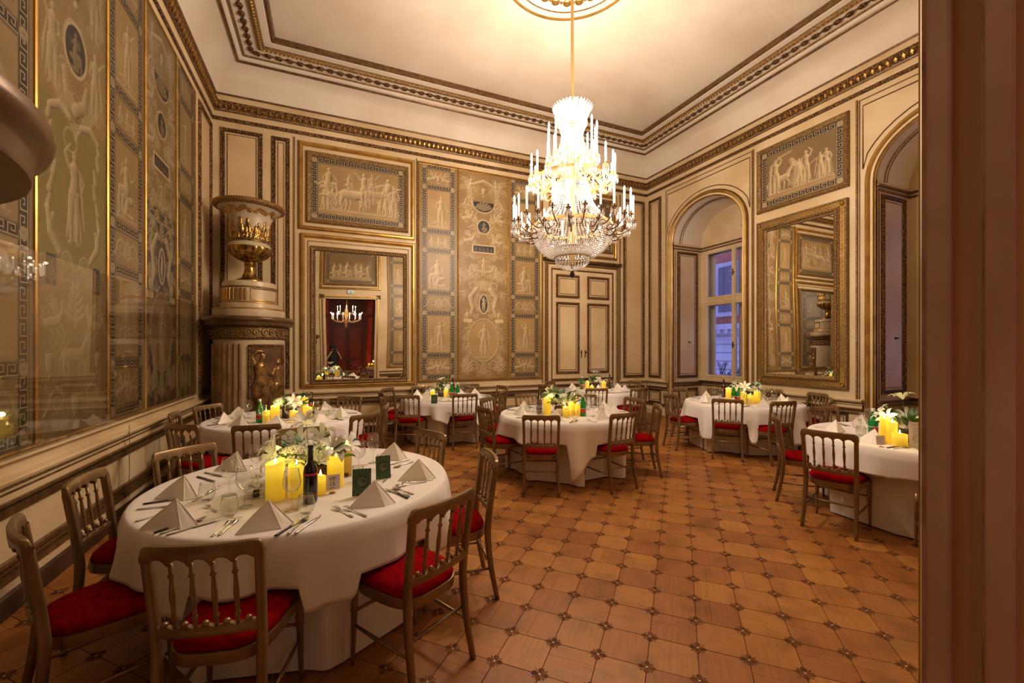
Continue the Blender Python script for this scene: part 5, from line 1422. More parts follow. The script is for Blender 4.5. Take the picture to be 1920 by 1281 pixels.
# ------------------------------------------------------------------ chairs (origin: floor under the middle of the top rail, facing +y)
def arc_y(x): return .030*(1-(x/.21)**2)          # the back is curved in plan: middle further back
def back_y(z):                                     # rake of the back posts
    if z < .46: t = z/.46; return -.012+.062*math.sin(t*PI/2)
    return .05-.054*((z-.46)/.435)**1.2
def make_chair():
    t = empty('dining_chair')
    mb = MB(); nr = 14                             # upholstered seat, rounded trapezoid
    out = []
    def hwid(y): return .178+.034*min(1, max(0, y/.40))
    N = 28
    def outline(s, cy=.262, ry=.208):
        P = []
        for i in range(N):
            a = 2*PI*i/N; cx = math.copysign(abs(math.cos(a))**.55, math.cos(a)); sy = math.copysign(abs(math.sin(a))**.60, math.sin(a))
            y = cy+ry*sy*s; P.append((hwid(y-.07)*cx*s, y))
        return P
    for s, z in ((1.0, .440), (1.03, .455), (1.0, .475), (.85, .492), (.5, .503), (.12, .506)):
        mb.v += [(x, y, z) for x, y in outline(s)]
    for k in range(5):
        for i in range(N): a = k*N+i; b = k*N+(i+1) % N; mb.f.append((a, b, b+N, a+N))
    mb.f.append(tuple(5*N+i for i in range(N))); mb.f.append(tuple(N-1-i for i in range(N)))
    mb.build('seat_cushion', velvet, t, smooth='all')
    mb = MB()
    for s, z in ((.90, .392), (1.04, .392), (1.055, .41), (1.055, .442), (.95, .446)): mb.v += [(x, y, z) for x, y in outline(s)]
    for k in range(4):
        for i in range(N): a = k*N+i; b = k*N+(i+1) % N; mb.f.append((a, b, b+N, a+N))
    mb.build('seat_frame', chairgold, t, smooth=True)
    for s in (-1, 1):                              # rear post and leg in one curved piece
        mb = MB(); zs = [0, .06, .14, .22, .30, .38, .46, .54, .62, .70, .78, .845]
        for z in zs:
            x = s*(.196 if z < .1 else .184+.010*abs(z-.42)/.42); y = back_y(z); w = .0125+.004*min(1, z/.4); d = .014+.006*min(1, z/.4)
            w = .015 if z > .5 else w
            mb.v += [(x-w, y-d*.7, z), (x-w*.6, y-d, z), (x+w*.6, y-d, z), (x+w, y-d*.7, z), (x+w, y+d*.7, z), (x+w*.6, y+d, z), (x-w*.6, y+d, z), (x-w, y+d*.7, z)]
        for k in range(len(zs)-1):
            for i in range(8): a = k*8+i; b = k*8+(i+1) % 8; mb.f.append((a, b, b+8, a+8))
        mb.f.append(tuple(range(7, -1, -1))); mb.build('back_post', chairgold, t, smooth='all')
    # top rail: five little arches cut from its lower edge
    mb = MB(); n = 70; W = .212; top = .897; A = 5; sp = .366/A
    for i in range(n+1):
        x = -W+2*W*i/n; e = W-abs(x); r = .030
        zt = top-(r-math.sqrt(max(0, r*r-(r-e)**2)) if e < r else 0)
        u = (x+.183)/sp; f = u-math.floor(u)
        if abs(x) > .180: zb = .83
        else: zb = .806+.040*math.sqrt(max(0, 1-(2*f-1)**2))+(.006 if abs(2*f-1) > .86 else 0)
        y = back_y(.87)-arc_y(x)*1.0+.0; lean = (back_y(.80)-back_y(.897))
        for z, th in ((zb, .013), (zb+.008, .016), (zt-.010, .014), (zt, .009)):
            yy = y+(.87-z)*lean/.097*.9
            mb.v += [(x, yy-th, z), (x, yy+th, z)]
    for i in range(n):
        a = i*8; b = a+8
        for q in (0, 2, 4): mb.f += [(a+q, b+q, b+q+2, a+q+2), (a+q+1, a+q+3, b+q+3, b+q+1)]
        mb.f += [(a+6, b+6, b+7, a+7), (a, a+1, b+1, b)]
    mb.f += [(0, 2, 3, 1), (2, 4, 5, 3), (4, 6, 7, 5)]; k = n*8; mb.f += [(k, k+1, k+3, k+2), (k+2, k+3, k+5, k+4), (k+4, k+5, k+7, k+6)]
    mb.build('top_rail', chairgold, t, smooth=True)
    mb = MB(); n = 24                              # lower back rail
    for i in range(n+1):
        x = -.178+.356*i/n; y = back_y(.55)-arc_y(x)*.8
        for z, th in ((.528, .010), (.536, .013), (.560, .013), (.568+.006*math.cos((x+.183)/sp*2*PI+PI), .009)): mb.v += [(x, y-th, z), (x, y+th, z)]
    for i in range(n):
        a = i*8; b = a+8
        for q in (0, 2, 4): mb.f += [(a+q, b+q, b+q+2, a+q+2), (a+q+1, a+q+3, b+q+3, b+q+1)]
        mb.f += [(a+6, b+6, b+7, a+7), (a, a+1, b+1, b)]
    mb.build('lower_back_rail', chairgold, t, smooth=True)
    for i in range(5):
        x = -.183+sp*(i+.5); mb = MB(); mb.ell((x, back_y(.56)-arc_y(x)*.8-.004, .578), (.013, .015, .012), 10, 6); mb.build('ball', chairgold, t, smooth='all')
    for i in range(1, 5):
        x = -.183+sp*i
        y1 = back_y(.815)-arc_y(x)*1.0+.006; y0 = back_y(.56)-arc_y(x)*.8
        mb = MB(); P = [(0, .0065), (.05, .008), (.12, .007), (.17, .0125), (.20, .007), (.32, .0085), (.52, .0115), (.68, .0085), (.78, .0065), (.82, .0125), (.86, .007), (1, .008)]
        mb.tube([(x, y0+(y1-y0)*t_, .562+(.822-.562)*t_) for t_, r in P], [r for t_, r in P], 8); mb.build('spindle', chairgold, t, smooth='all')
    for s in (-1, 1):
        mb = MB(); P = [(.0, .0095), (.04, .011), (.16, .014), (.27, .0165), (.285, .021), (.30, .015), (.315, .021), (.33, .016), (.36, .019), (.44, .019)]
        mb.tube([(s*(.205-.018*z), .455-.03*z, z) for z, r in P], [r for z, r in P], 10); mb.build('front_leg', chairgold, t, smooth='all')
        mb = MB(); mb.tube([(s*.188, back_y(.2), .20), (s*.198, .25, .205), (s*.201, .449, .21)], [.007, .0105, .007], 8); mb.build('side_stretcher', chairgold, t, smooth='all')
    mb = MB(); mb.tube([(-.199, .446, .275), (0, .446, .275), (.199, .446, .275)], [.007, .0105, .007], 8); mb.build('front_stretcher', chairgold, t, smooth='all')
    mb = MB(); mb.tube([(-.186, .05, .26), (0, .05, .26), (.186, .05, .26)], [.007, .0105, .007], 8); mb.build('back_stretcher', chairgold, t, smooth='all')
    return t
CHAIR = None
def place_chair(x, y, fx_, fy_, label, group):
    global CHAIR
    if CHAIR is None: CHAIR = make_chair(); c = CHAIR
    else: c = copy_tree(CHAIR)
    c.location = (x, y, 0); c.rotation_euler = (0, 0, math.atan2(fy_, fx_)-PI/2)
    tag(c, label, 'chair', group)
    return c
# ------------------------------------------------------------------ tables, cloths and what stands on them
TH = .755
def at(px, py, H=TH+.001):                       # point of a level plane seen at a pixel of the 1920x1281 frame
    z = (CAM_H-H)*FPX/(py-655.0); a = (px-960.0)/FPX*z
    return Vector((z*math.sin(YAW)+a*math.cos(YAW), z*math.cos(YAW)-a*math.sin(YAW), H))
def cam_az(x, y): return (x*math.cos(YAW)-y*math.sin(YAW), x*math.sin(YAW)+y*math.cos(YAW))
TABLES = [
 # name, centre, radius, (half side of top cloth, turn, largest reach), seed
 dict(n='nearest table', c=(-.125, 3.13), r=.90, hs=1.30, rot=.35, em=1.25, rich=3),
 dict(n='stove-side table', c=(-.483, 6.085), r=.89, hs=1.17, rot=.6, em=1.36, rich=2),
 dict(n='tapestry-side table', c=(2.01, 7.60), r=.80, hs=1.08, rot=.9, em=1.22, rich=1),
 dict(n='centre table', c=(2.97, 5.01), r=.88, hs=1.12, rot=.305, em=1.57, rich=2),
 dict(n='door-side table', c=(5.30, 7.62), r=.80, hs=1.06, rot=.2, em=1.3, rich=1),
 dict(n='mirror-side table', c=(6.30, 4.93), r=.87, hs=1.45, rot=.80, em=1.39, rich=2),
 dict(n='jamb-side table', c=(5.32, 2.22), r=.90, hs=1.13, rot=.30, em=1.30, rich=2),
]
def over_cloth(R, H, hs, rot, em, seed, seats=(), sl=4.5):
    rng = random.Random(seed); NA = 240; mb = MB()
    ph = [rng.uniform(0, 6.3) for _ in range(8)]
    def fold(w): return .5*math.sin(9*w+ph[0]+.9*math.sin(2*w+ph[1]))+.32*math.sin(15*w+ph[2]+1.2*math.sin(3*w+ph[3]))+.18*math.sin(24*w+ph[4])
    def reach(w):
        d = hs/max(abs(math.cos(w-rot)), abs(math.sin(w-rot))); d = min(d, em)
        s_ = d-R+.012*math.sin(5*w+ph[5])
        for a, dist in seats:                  # over a chair seat the cloth stays clear of the cushion
            q = abs((w-a+PI) % (2*PI)-PI); lim = .235+max(0, q-.25)*sl
            if dist-.47 < R+.06: s_ = min(s_, lim)
        return s_
    rad = [0.0001, .2, .4, .6, .8, R-.03, R-.008]
    rings = []
    for r in rad: rings.append([(r*math.cos(2*PI*i/NA), r*math.sin(2*PI*i/NA), H+.0012*math.sin(7*r+3*i/NA)) for i in range(NA)])
    rings.append([((R+.004)*math.cos(2*PI*i/NA), (R+.004)*math.sin(2*PI*i/NA), H-.006) for i in range(NA)])
    M = 14
    for k in range(1, M+1):
        L = []
        for i in range(NA):
            w = 2*PI*i/NA; s_ = reach(w)*k/M; f = fold(w)
            r = R+.010+.016*min(1, s_/.06)+ (.185*f+.07)*min(s_, .5)*(.5+.5*min(1, s_/.25))+.03*s_
            r = max(r, R-.02)
            L.append((r*math.cos(w), r*math.sin(w), H-.008-s_*(.985-.02*abs(f))))
        rings.append(L)
    # turned hem
    L = []
    for (x, y, z) in rings[-1]: q = math.hypot(x, y); L.append((x*(q-.004)/q, y*(q-.004)/q, z+.002))
    rings.append(L)
    for L in rings: mb.v += L
    for k in range(len(rings)-1):
        for i in range(NA): a = k*NA+i; b = k*NA+(i+1) % NA; mb.f.append((a, b, b+NA, a+NA))
    mb.f.append(tuple(range(NA-1, -1, -1)))
    return mb
def under_cloth(R, H, seed, seats=()):
    rng = random.Random(seed+99); NA = 240; mb = MB(); ph = [rng.uniform(0, 6.3) for _ in range(6)]
    zs = [H-.012, H-.03, .61, .56, H-.4, .3, .15, .012]
    for z in zs:
        t = (H-z)/H
        for i in range(NA):
            w = 2*PI*i/NA; f = .5*math.sin(7*w+ph[0]+1.3*math.sin(2*w+ph[1]))+.4*math.sin(13*w+ph[2]+math.sin(3*w+ph[3]))
            r = R-.006-.035*t+.030*f*t**1.3+.01*math.sin(w*4+ph[4]+z*5)*t
            if z < .60:                       # pushed in by the chairs' front legs and seats
                for a, dist in seats:
                    q = abs((w-a+PI) % (2*PI)-PI); k_ = min(1, max(0, (.40-q)/.12)); k_ = k_*k_*(3-2*k_)
                    lim = (dist-.50)/max(.75, math.cos(min(q, .3)))
                    if lim < r: r += (lim-r)*k_
            mb.v.append((r*math.cos(w), r*math.sin(w), z))
    for k in range(len(zs)-1):
        for i in range(NA): a = k*NA+i; b = k*NA+(i+1) % NA; mb.f.append((a, b, b+NA, a+NA))
    return mb

# --- tableware prototypes (origin on the table)
def mk_napkin():
    """a square folded into a standing pyramid, open at the back"""
    mb = MB(); A = Vector((.008, .012, .125))
    Lp, Rp, B = Vector((-.128, -.030, .001)), Vector((.118, -.030, .001)), Vector((.0, .105, .001)); F = Vector((.06, -.066, .001))
    n = 8
    def sheet(p, q, bow, off):
        k = mb.n()
        for i in range(n+1):
            t = i/n; base = p.lerp(q, t)
            for j in range(n+1):
                s_ = j/n; x = base.lerp(A, s_); nrm = (q-p).cross(A-p).normalized()
                mb.v.append(tuple(x+nrm*(bow*math.sin(PI*t)*(1-s_)*s_*4*.5+off)))
        for i in range(n):
            for j in range(n): a = k+i*(n+1)+j; mb.f.append((a, a+n+1, a+n+2, a+1))
    sheet(Lp, F, .006, 0); sheet(F, Rp, .006, 0); sheet(Rp, B, -.006, 0); sheet(B, Lp, .006, 0)
    sheet(Lp+Vector((.012, .004, 0)), F+Vector((.0, .008, 0)), .004, -.004); sheet(F+Vector((0, .008, 0)), Rp+Vector((-.012, .004, 0)), .004, -.004)
    mb.tube([Lp, Lp.lerp(A, .5)+Vector((-.001, 0, .003)), A], .0028, 5); mb.tube([F, A], .0030, 5); mb.tube([Rp, Rp.lerp(A, .5)+Vector((.001, 0, .003)), A], .0028, 5)
    return mb.build('folded_napkin', linen2, smooth=True)
def flat_tool(outline_w, zf, thick=.0022):
    """outline_w: [(y, halfwidth)], zf(y) height -> a slim solid along +y"""
    mb = MB()
    for y, w in outline_w: z = zf(y); mb.v += [(-w, y, z), (0, y, z+thick), (w, y, z), (0, y, z-thick*.4)]
    n = len(outline_w)
    for i in range(n-1):
        for j in range(4): a = i*4+j; b = i*4+(j+1) % 4; mb.f.append((a, b, b+4, a+4))
    mb.f.append((3, 2, 1, 0)); mb.f.append(tuple((n-1)*4+j for j in range(4)))
    return mb
def mk_fork():
    z = lambda y: .003+.012*max(0, (y-.12)/.07)**1.0*(1-max(0, (y-.16)/.06))*1.3
    mb = flat_tool([(0, .004), (.01, .009), (.04, .007), (.09, .0035), (.125, .0035), (.14, .009), (.155, .0125), (.16, .0125)], z)
    for k in range(4):
        x = -.0102+.0068*k; t = flat_tool([(.158, .0026), (.18, .0022), (.205, .0010)], z); mb.add([(vx+x, vy, vz) for vx, vy, vz in t.v], t.f)
    return mb.build('fork', steel, smooth='all')
def mk_spoon():
    z = lambda y: .003+.006*max(0, (y-.10)/.1)
    mb = flat_tool([(0, .004), (.01, .009), (.05, .006), (.10, .0032), (.135, .004)], z)
    k = mb.n(); n = 14; R = 5
    for r in range(R+1):
        q = r/R
        for i in range(n):
            a = 2*PI*i/n; mb.v.append((.0205*q*math.cos(a), .165+.033*q*math.sin(a), .0035+.006*q*q))
    for r in range(R):
        for i in range(n): a = k+r*n+i; b = k+r*n+(i+1) % n; mb.f.append((a, b, b+n, a+n))
    return mb.build('spoon', steel, smooth='all')
def mk_knife():
    hd = flat_tool([(0, .006), (.008, .0095), (.05, .0085), (.10, .0075), (.112, .008)], lambda y: .005, .005).build('steak_knife', blackh, smooth='all')
    flat_tool([(.112, .0075), (.12, .010), (.17, .0105), (.205, .0075), (.228, .0006)], lambda y: .004, .0012).build('blade', steel, hd, smooth=True)
    return hd
def mk_knife2():
    return flat_tool([(0, .006), (.01, .009), (.06, .0075), (.10, .006), (.108, .0105), (.16, .011), (.20, .008), (.222, .001)], lambda y: .004, .0025).build('table_knife', steel, smooth='all')
def mk_wine():
    mb = MB(); prof = [(.037, .001), (.036, .003), (.012, .006), (.0045, .014), (.0038, .06), (.0045, .088), (.012, .096), (.030, .110), (.042, .132), (.0455, .148), (.043, .175), (.038, .205), (.0345, .222), (.0335, .222), (.037, .205), (.042, .175), (.0442, .148), (.041, .133), (.029, .113), (.0, .101)]
    mb.lathe(prof, 28); return mb.build('wine_glass', glass, smooth='all')
def mk_tumbler():
    mb = MB(); prof = [(.0, .002), (.024, .002), (.036, .016), (.042, .040), (.042, .060), (.037, .086), (.033, .102), (.032, .102), (.036, .085), (.0408, .060), (.0405, .040), (.034, .018), (.022, .006), (0, .006)]
    mb.lathe(prof, 28); return mb.build('tumbler', glass, smooth='all')
def mk_bottle(kind):
    if kind == 'wine':
        mb = MB(); mb.lathe([(0, .004), (.030, 0), (.0365, .008), (.0375, .02), (.0375, .178), (.034, .200), (.022, .222), (.0150, .240), (.0140, .250), (.0140, .262)], 28)
        b = mb.build('wine_bottle', winegl, smooth=True)
        m2 = MB(); m2.lathe([(.0150, .243), (.0150, .305), (.0165, .307), (.0165, .318), (.0145, .322), (0, .322)], 20); m2.build('foil_capsule', foil, b, smooth=True)
        m3 = MB(); m3.lathe([(.0380, .158), (.0380, .170)], 28); m3.build('label_band', redlabel, b, smooth=True)
        m4 = MB(); m4.lathe([(.0379, .045), (.0379, .050)], 28); m4.build('label_line', redlabel, b, smooth=True)
    else:
        mb = MB(); mb.lathe([(0, .004), (.030, 0), (.0385, .010), (.0390, .03), (.0390, .10), (.041, .125), (.038, .155), (.026, .190), (.0165, .220), (.0150, .262)], 28)
        b = mb.build('water_bottle', greengl, smooth=True)
        m2 = MB(); m2.lathe([(.0165, .245), (.0170, .262), (.0175, .272), (.014, .276), (0, .276)], 16); m2.build('bottle_cap', whitelabel, b, smooth=True)
        m3 = MB(); m3.lathe([(.0395, .045), (.0395, .092)], 14, a0=-.9, a1=.9); m3.build('paper_label', redlabel, b, smooth=True)
        m3 = MB(); m3.lathe([(.0395, .094), (.0395, .100)], 28); m3.build('label_band', whitelabel, b, smooth=True)
    return b
def mk_candle(hh, rr):
    mb = MB()
    N = 24; rng = random.Random(int(hh*1000)+int(rr*1e4))
    tops = [hh*(.94+.06*math.sin(2*PI*i/N+rng.random()*.3+1)) for i in range(N)]
    rows = [(rr, 0), (rr*1.01, .01), (rr, hh*.3), (rr, hh*.6)]
    for r, z in rows: mb.v += [(r*math.cos(2*PI*i/N), r*math.sin(2*PI*i/N), z) for i in range(N)]
    mb.v += [(rr*.985*math.cos(2*PI*i/N), rr*.985*math.sin(2*PI*i/N), tops[i]) for i in range(N)]
    mb.v += [(rr*.90*math.cos(2*PI*i/N), rr*.90*math.sin(2*PI*i/N), tops[i]-.001) for i in range(N)]
    mb.v += [(rr*.80*math.cos(2*PI*i/N), rr*.80*math.sin(2*PI*i/N), hh*.90) for i in range(N)]
    mb.v += [(rr*.10*math.cos(2*PI*i/N), rr*.10*math.sin(2*PI*i/N), hh*.885) for i in range(N)]
    for k in range(7):
        for i in range(N): a = k*N+i; b = k*N+(i+1) % N; mb.f.append((a, b, b+N, a+N))
    mb.f.append(tuple(range(N-1, -1, -1))); mb.f.append(tuple(7*N+i for i in range(N)))
    o = mb.build('pillar_candle', wax, smooth=True)
    f = MB(); f.lathe([(0, 0), (.005, .006), (.0065, .014), (.004, .026), (0, .040)], 8, (0, 0, hh*.885)); f.build('flame', flame_m, o, smooth='all')
    return o
PROTO = {}
def inst(key, fn, loc, rz, label, cat, group=None):
    if key not in PROTO: PROTO[key] = fn(); o = PROTO[key]
    else: o = copy_tree(PROTO[key])
    o.location = loc; o.rotation_euler = (0, 0, rz)
    for k in ('group',):
        if k in o: del o[k]
    tag(o, label, cat, group); return o

# --- flowers
def mk_leaf():
    mb = MB(); n = 6
    for i in range(n+1):
        t = i/n; w = .020*math.sin(PI*min(1, t*1.02))**.8; z = .03*math.sin(t*2.2)
        mb.v += [(-w, .10*t, z+.006), (0, .10*t, z), (w, .10*t, z+.006)]
    for i in range(n): a = i*3; mb.f += [(a, a+1, a+4, a+3), (a+1, a+2, a+5, a+4)]
    return mb
def mk_hyd(rng, R):
    mb = MB()
    for k in range(64):
        z = 1-1.55*(k+.5)/64; r = math.sqrt(max(0, 1-z*z)); a = k*2.39996
        n_ = Vector((r*math.cos(a), r*math.sin(a), z*.8)).normalized(); c = Vector((r*math.cos(a), r*math.sin(a), z*.75))*R*rng.uniform(.93, 1.06)
        t1 = n_.orthogonal().normalized(); t2 = n_.cross(t1); ph = rng.uniform(0, 1.5); s_ = R*.30
        for j in range(4):
            w = ph+j*PI/2; d = t1*math.cos(w)+t2*math.sin(w); e = t1*math.cos(w+PI/2)+t2*math.sin(w+PI/2)
            mb.add([c, c+d*s_*.55+e*s_*.38+n_*.004, c+d*s_*.95+n_*.002, c+d*s_*.55-e*s_*.38+n_*.004], [(0, 1, 2, 3)])
    return mb
def mk_lily():
    mb = MB()
    for k in range(6):
        a = k*PI/3; w = .014 if k % 2 else .018
        for s_, r0, z0, q in ((0, .004, 0, .3), ): pass
        P = [(.004, 0, .003), (.02, .022, w*.75), (.042, .038, w), (.060, .040, w*.8), (.078, .030, .001)]
        kk = mb.n()
        for r, z, ww in P:
            for m in (-1, 0, 1):
                mb.v.append((r*math.cos(a)-m*ww*math.sin(a), r*math.sin(a)+m*ww*math.cos(a), z+(.004 if m else 0)))
        for i in range(4): b = kk+i*3; mb.f += [(b, b+1, b+4, b+3), (b+1, b+2, b+5, b+4)]
    return mb
LEAFM = [None]; LILY = [None]
def bouquet(loc, label, seed, s=1.0, lilies=3, hyds=2, tall=0, spread=1.0, box=.13):
    rng = random.Random(seed); t = empty('flower_arrangement', loc); tag(t, label, 'flowers')
    mb = MB(); b = box/2
    for (x0, x1, y0, y1) in ((-b, b, -b, -b+.008), (-b, b, b-.008, b), (-b, -b+.008, -b, b), (b-.008, b, -b, b)): mb.box(x0, x1, y0, y1, 0, .11)
    mb.box(-b, b, -b, b, 0, .01); mb.box(-b+.008, b-.008, -b+.008, b-.008, .085, .095); o = mb.build('planter_box', boxwood, t); o.rotation_euler = (0, 0, .5)
    for k in range(hyds):
        a = seed*.7+k*2*PI/max(1, hyds)+rng.uniform(-.3, .3); R = rng.uniform(.055, .07)*s; d = .055*spread*s
        h = mk_hyd(rng, R).build('hydrangea_head', petal if (k+seed) % 2 else petaly, t, smooth=False); h.location = (d*math.cos(a), d*math.sin(a), .11+R*.9+rng.uniform(0, .02))
    for k in range(lilies+tall):
        if LILY[0] is None: LILY[0] = mk_lily().build('lily', petal, t, smooth='all'); l = LILY[0]
        else: l = LILY[0].copy(); COL.objects.link(l); l.parent = t
        a = seed+k*2.3; up = k >= lilies; d = (.03 if up else .095)*spread*s
        z = (.30 if up else .17)*s+rng.uniform(-.01, .03)
        l.location = (d*math.cos(a), d*math.sin(a), z); l.rotation_euler = (0, (.3 if up else 1.0)+rng.uniform(-.2, .2), a); l.scale = (1.1*s,)*3
        mb = MB(); mb.tube([(0, 0, .10), (d*.7*math.cos(a), d*.7*math.sin(a), z*.7), (d*math.cos(a), d*math.sin(a), z)], .0022, 5); mb.build('stem', leafm, t)
    for k in range(34):
        if LEAFM[0] is None: LEAFM[0] = mk_leaf().build('leaf', leafm, t, smooth='all'); l = LEAFM[0]
        else: l = LEAFM[0].copy(); COL.objects.link(l); l.parent = t
        a = k*2.4+seed; r = rng.uniform(.03, .085)*s*spread
        l.location = (r*math.cos(a), r*math.sin(a), .11+rng.uniform(0, .09)); l.rotation_euler = (rng.uniform(-.1, .9), rng.uniform(-.3, .3), a-PI/2); q = rng.uniform(.8, 1.25)*s; l.scale = (q, q, q)
    for k in range(3):             # a few loose sprigs with round leaves
        a = seed*1.7+k*2.1; P = [Vector((0, 0, .1)), Vector((.06*math.cos(a), .06*math.sin(a), .20)), Vector((.13*s*math.cos(a), .13*s*math.sin(a), .25+.03*k))]
        mb = MB(); mb.tube(P, .0015, 4)
        for q, p in enumerate((P[1], P[1].lerp(P[2], .5), P[2])):
            for m in (-1, 1):
                c = p+Vector((-m*.018*math.sin(a), m*.018*math.cos(a), .008)); kk = mb.n()
                mb.v += [tuple(c+Vector((.017*math.cos(j*PI/4), .013*math.sin(j*PI/4), .006*math.sin(j)))) for j in range(8)]; mb.f.append(tuple(kk+j for j in range(8)))
        mb.build('sprig', leafp, t)
    return t
def card(name, loc, rz, w, h, tilt, m, label, cat='card'):
    mb = MB(); mb.box(-w/2, w/2, -.0008, .0008, 0, h); o = mb.build(name, m); o.location = loc; o.rotation_euler = (tilt, 0, rz)
    tag(o, label, cat); return o
def text_on(o, s, size, x, z, m, name='printed_text'):
    cu = bpy.data.curves.new(name, 'FONT'); cu.body = s; cu.size = size; cu.align_x = 'CENTER'; cu.extrude = .0002; cu.materials.append(m)
    t = bpy.data.objects.new(name, cu); COL.objects.link(t)
    bpy.context.view_layer.update(); me = bpy.data.meshes.new_from_object(t.evaluated_get(bpy.context.evaluated_depsgraph_get()))
    COL.objects.unlink(t); bpy.data.objects.remove(t)
    t = bpy.data.objects.new(name, me); COL.objects.link(t); t.parent = o; t.location = (x, -.0012, z); t.rotation_euler = (PI/2, 0, 0); return t
def ink_lines(o, w, zs, m=ink):
    mb = MB(); rr = random.Random(2)
    for z in zs:
        x = -w*rr.uniform(.75, 1); e = w*rr.uniform(.6, 1)
        mb.box(x, e, -.0014, -.0009, z-.0009, z+.0009)
    mb.build('printed_lines', m, o, kind='stuff')

# --- tables and cloths
SECT = ['right', 'far right', 'far', 'far left', 'left', 'near left', 'near', 'near right']
def sectors(T, pts):
    ca, cz = cam_az(*T['c']); res = {}; free = set(range(8)); L = []
    for i, (x, y) in enumerate(pts):
        a, z = cam_az(x, y); th = math.atan2(z-cz, a-ca)
        for k in range(8):
            d = abs((th-k*PI/4+PI) % (2*PI)-PI); L.append((d, i, k))
    for d, i, k in sorted(L):
        if i not in res and k in free: res[i] = SECT[k]; free.discard(k)
    return [res[i] for i in range(len(pts))]
CH = {0: [(-.43, 1.93, None), (.52, 2.03, (-.50, .866)), (-1.27, 3.20, (1, -.02)), (-.96, 3.82, (.68, -.73)), (-.22, 4.34, (.08, -1)), (.83, 3.69, (-.93, -.36)), (1.02, 2.76, (-1, .12)), (-1.16, 2.42, (.89, .46))],
      1: [(-.63, 4.72, (.05, 1)), (.39, 5.04, (-.60, .80)), (.69, 5.78, (-1, .2)), (.30, 6.96, (-.6, -.8)), (-1.43, 6.63, (.75, -.5)), (-1.60, 5.95, (1, .05)), (-1.30, 5.05, (.62, .78))],
      2: [(1.14, 6.81, (.45, .9)), (2.04, 6.62, (.12, 1)), (2.86, 6.98, (-.8, .6)), (3.17, 7.80, (-1, -.15)), (2.72, 8.50, (-.5, -.85)), (1.72, 8.52, (.1, -1)), (1.03, 8.22, (.8, -.6)), (.83, 7.47, (1, .1))],
      3: [(2.15, 4.15, (.45, .9)), (3.10, 3.93, (-.12, 1)), (3.95, 4.33, (-.85, .5)), (4.17, 5.06, (-1, -.03)), (3.80, 5.83, (-.7, -.7)), (2.95, 6.20, (0, -1)), (2.19, 5.98, (.65, -.75)), (1.80, 5.02, (1, .08))],
      4: [(4.58, 6.60, (.35, .94)), (5.40, 6.40, (-.05, 1)), (5.98, 6.88, (-.7, .7)), (6.42, 7.75, (-1, 0)), (4.62, 8.48, (.5, -.85)), (4.02, 7.66, (1, 0)), (6.05, 8.46, (-.5, -.85))],
      5: [(5.14, 5.34, (1, -.25)), (5.34, 4.42, (.75, .66)), (5.83, 3.92, (.2, .98)), (6.76, 3.86, (-.5, .86)), (7.42, 4.42, (-1, .35)), (7.40, 5.22, (-1, -.15)), (6.02, 6.02, (.1, -1))],
      6: [(4.05, 2.32, (.95, .28)), (4.55, 3.14, (.62, -.78)), (5.72, 3.34, (-.30, -.95)), (4.14, 1.46, (.85, .52))]}
for ti, T in enumerate(TABLES):
    cx, cy = T['c']
    t = empty('banquet_table', (cx, cy, 0)); tag(t, 'round banquet table hidden under its cloths: the '+T['n'], 'table')
    mb = MB(); mb.lathe([(0, TH-.045), (T['r']-.03, TH-.045), (T['r']-.02, TH-.03), (T['r']-.02, TH-.012), (0, TH-.012)], 40); mb.build('tabletop', boxwood, t)
    for k in range(4):
        a = PI/4+k*PI/2; mb = MB(); mb.tube([(.5*math.cos(a), .5*math.sin(a), 0), (.5*math.cos(a), .5*math.sin(a), TH-.045)], .018, 8); mb.build('leg', steel, t)
    SD = [(math.atan2(c[1]-cy, c[0]-cx), math.hypot(c[0]-cx, c[1]-cy)) for c in CH[ti]]
    o = under_cloth(T['r']-.03, TH-.003, ti, SD).build('floor_length_cloth', linen, smooth='all', loc=(cx, cy, 0)); tag(o, 'white floor-length under-cloth of the '+T['n'], 'tablecloth')
    o = over_cloth(T['r'], TH, T['hs'], T['rot'], T['em'], ti+20, SD, 10 if ti in (3, 5) else 4.5).build('tablecloth', linen, smooth='all', loc=(cx, cy, 0)); tag(o, 'white top cloth with hanging folds on the '+T['n'], 'tablecloth')
    cs = CH[ti]; names = sectors(T, [(c[0], c[1]) for c in cs]); T['seats'] = []
    for (x, y, f), nm in zip(cs, names):
        if f is None: f = (cx-x, cy-y)
        place_chair(x, y, f[0], f[1], 'gold spindle-back chair with red seat on the %s side of the %s' % (nm, T['n']), 'chairs around the '+T['n'])
        T['seats'].append((math.atan2(y-cy, x-cx), nm))

def az(ti, a, z):                      # point on table ti offset sideways/away as the camera sees it
    cx, cy = TABLES[ti]['c']; return Vector((cx+a*math.cos(YAW)+z*math.sin(YAW), cy-a*math.sin(YAW)+z*math.cos(YAW), TH+.001))
CAMROT = -YAW
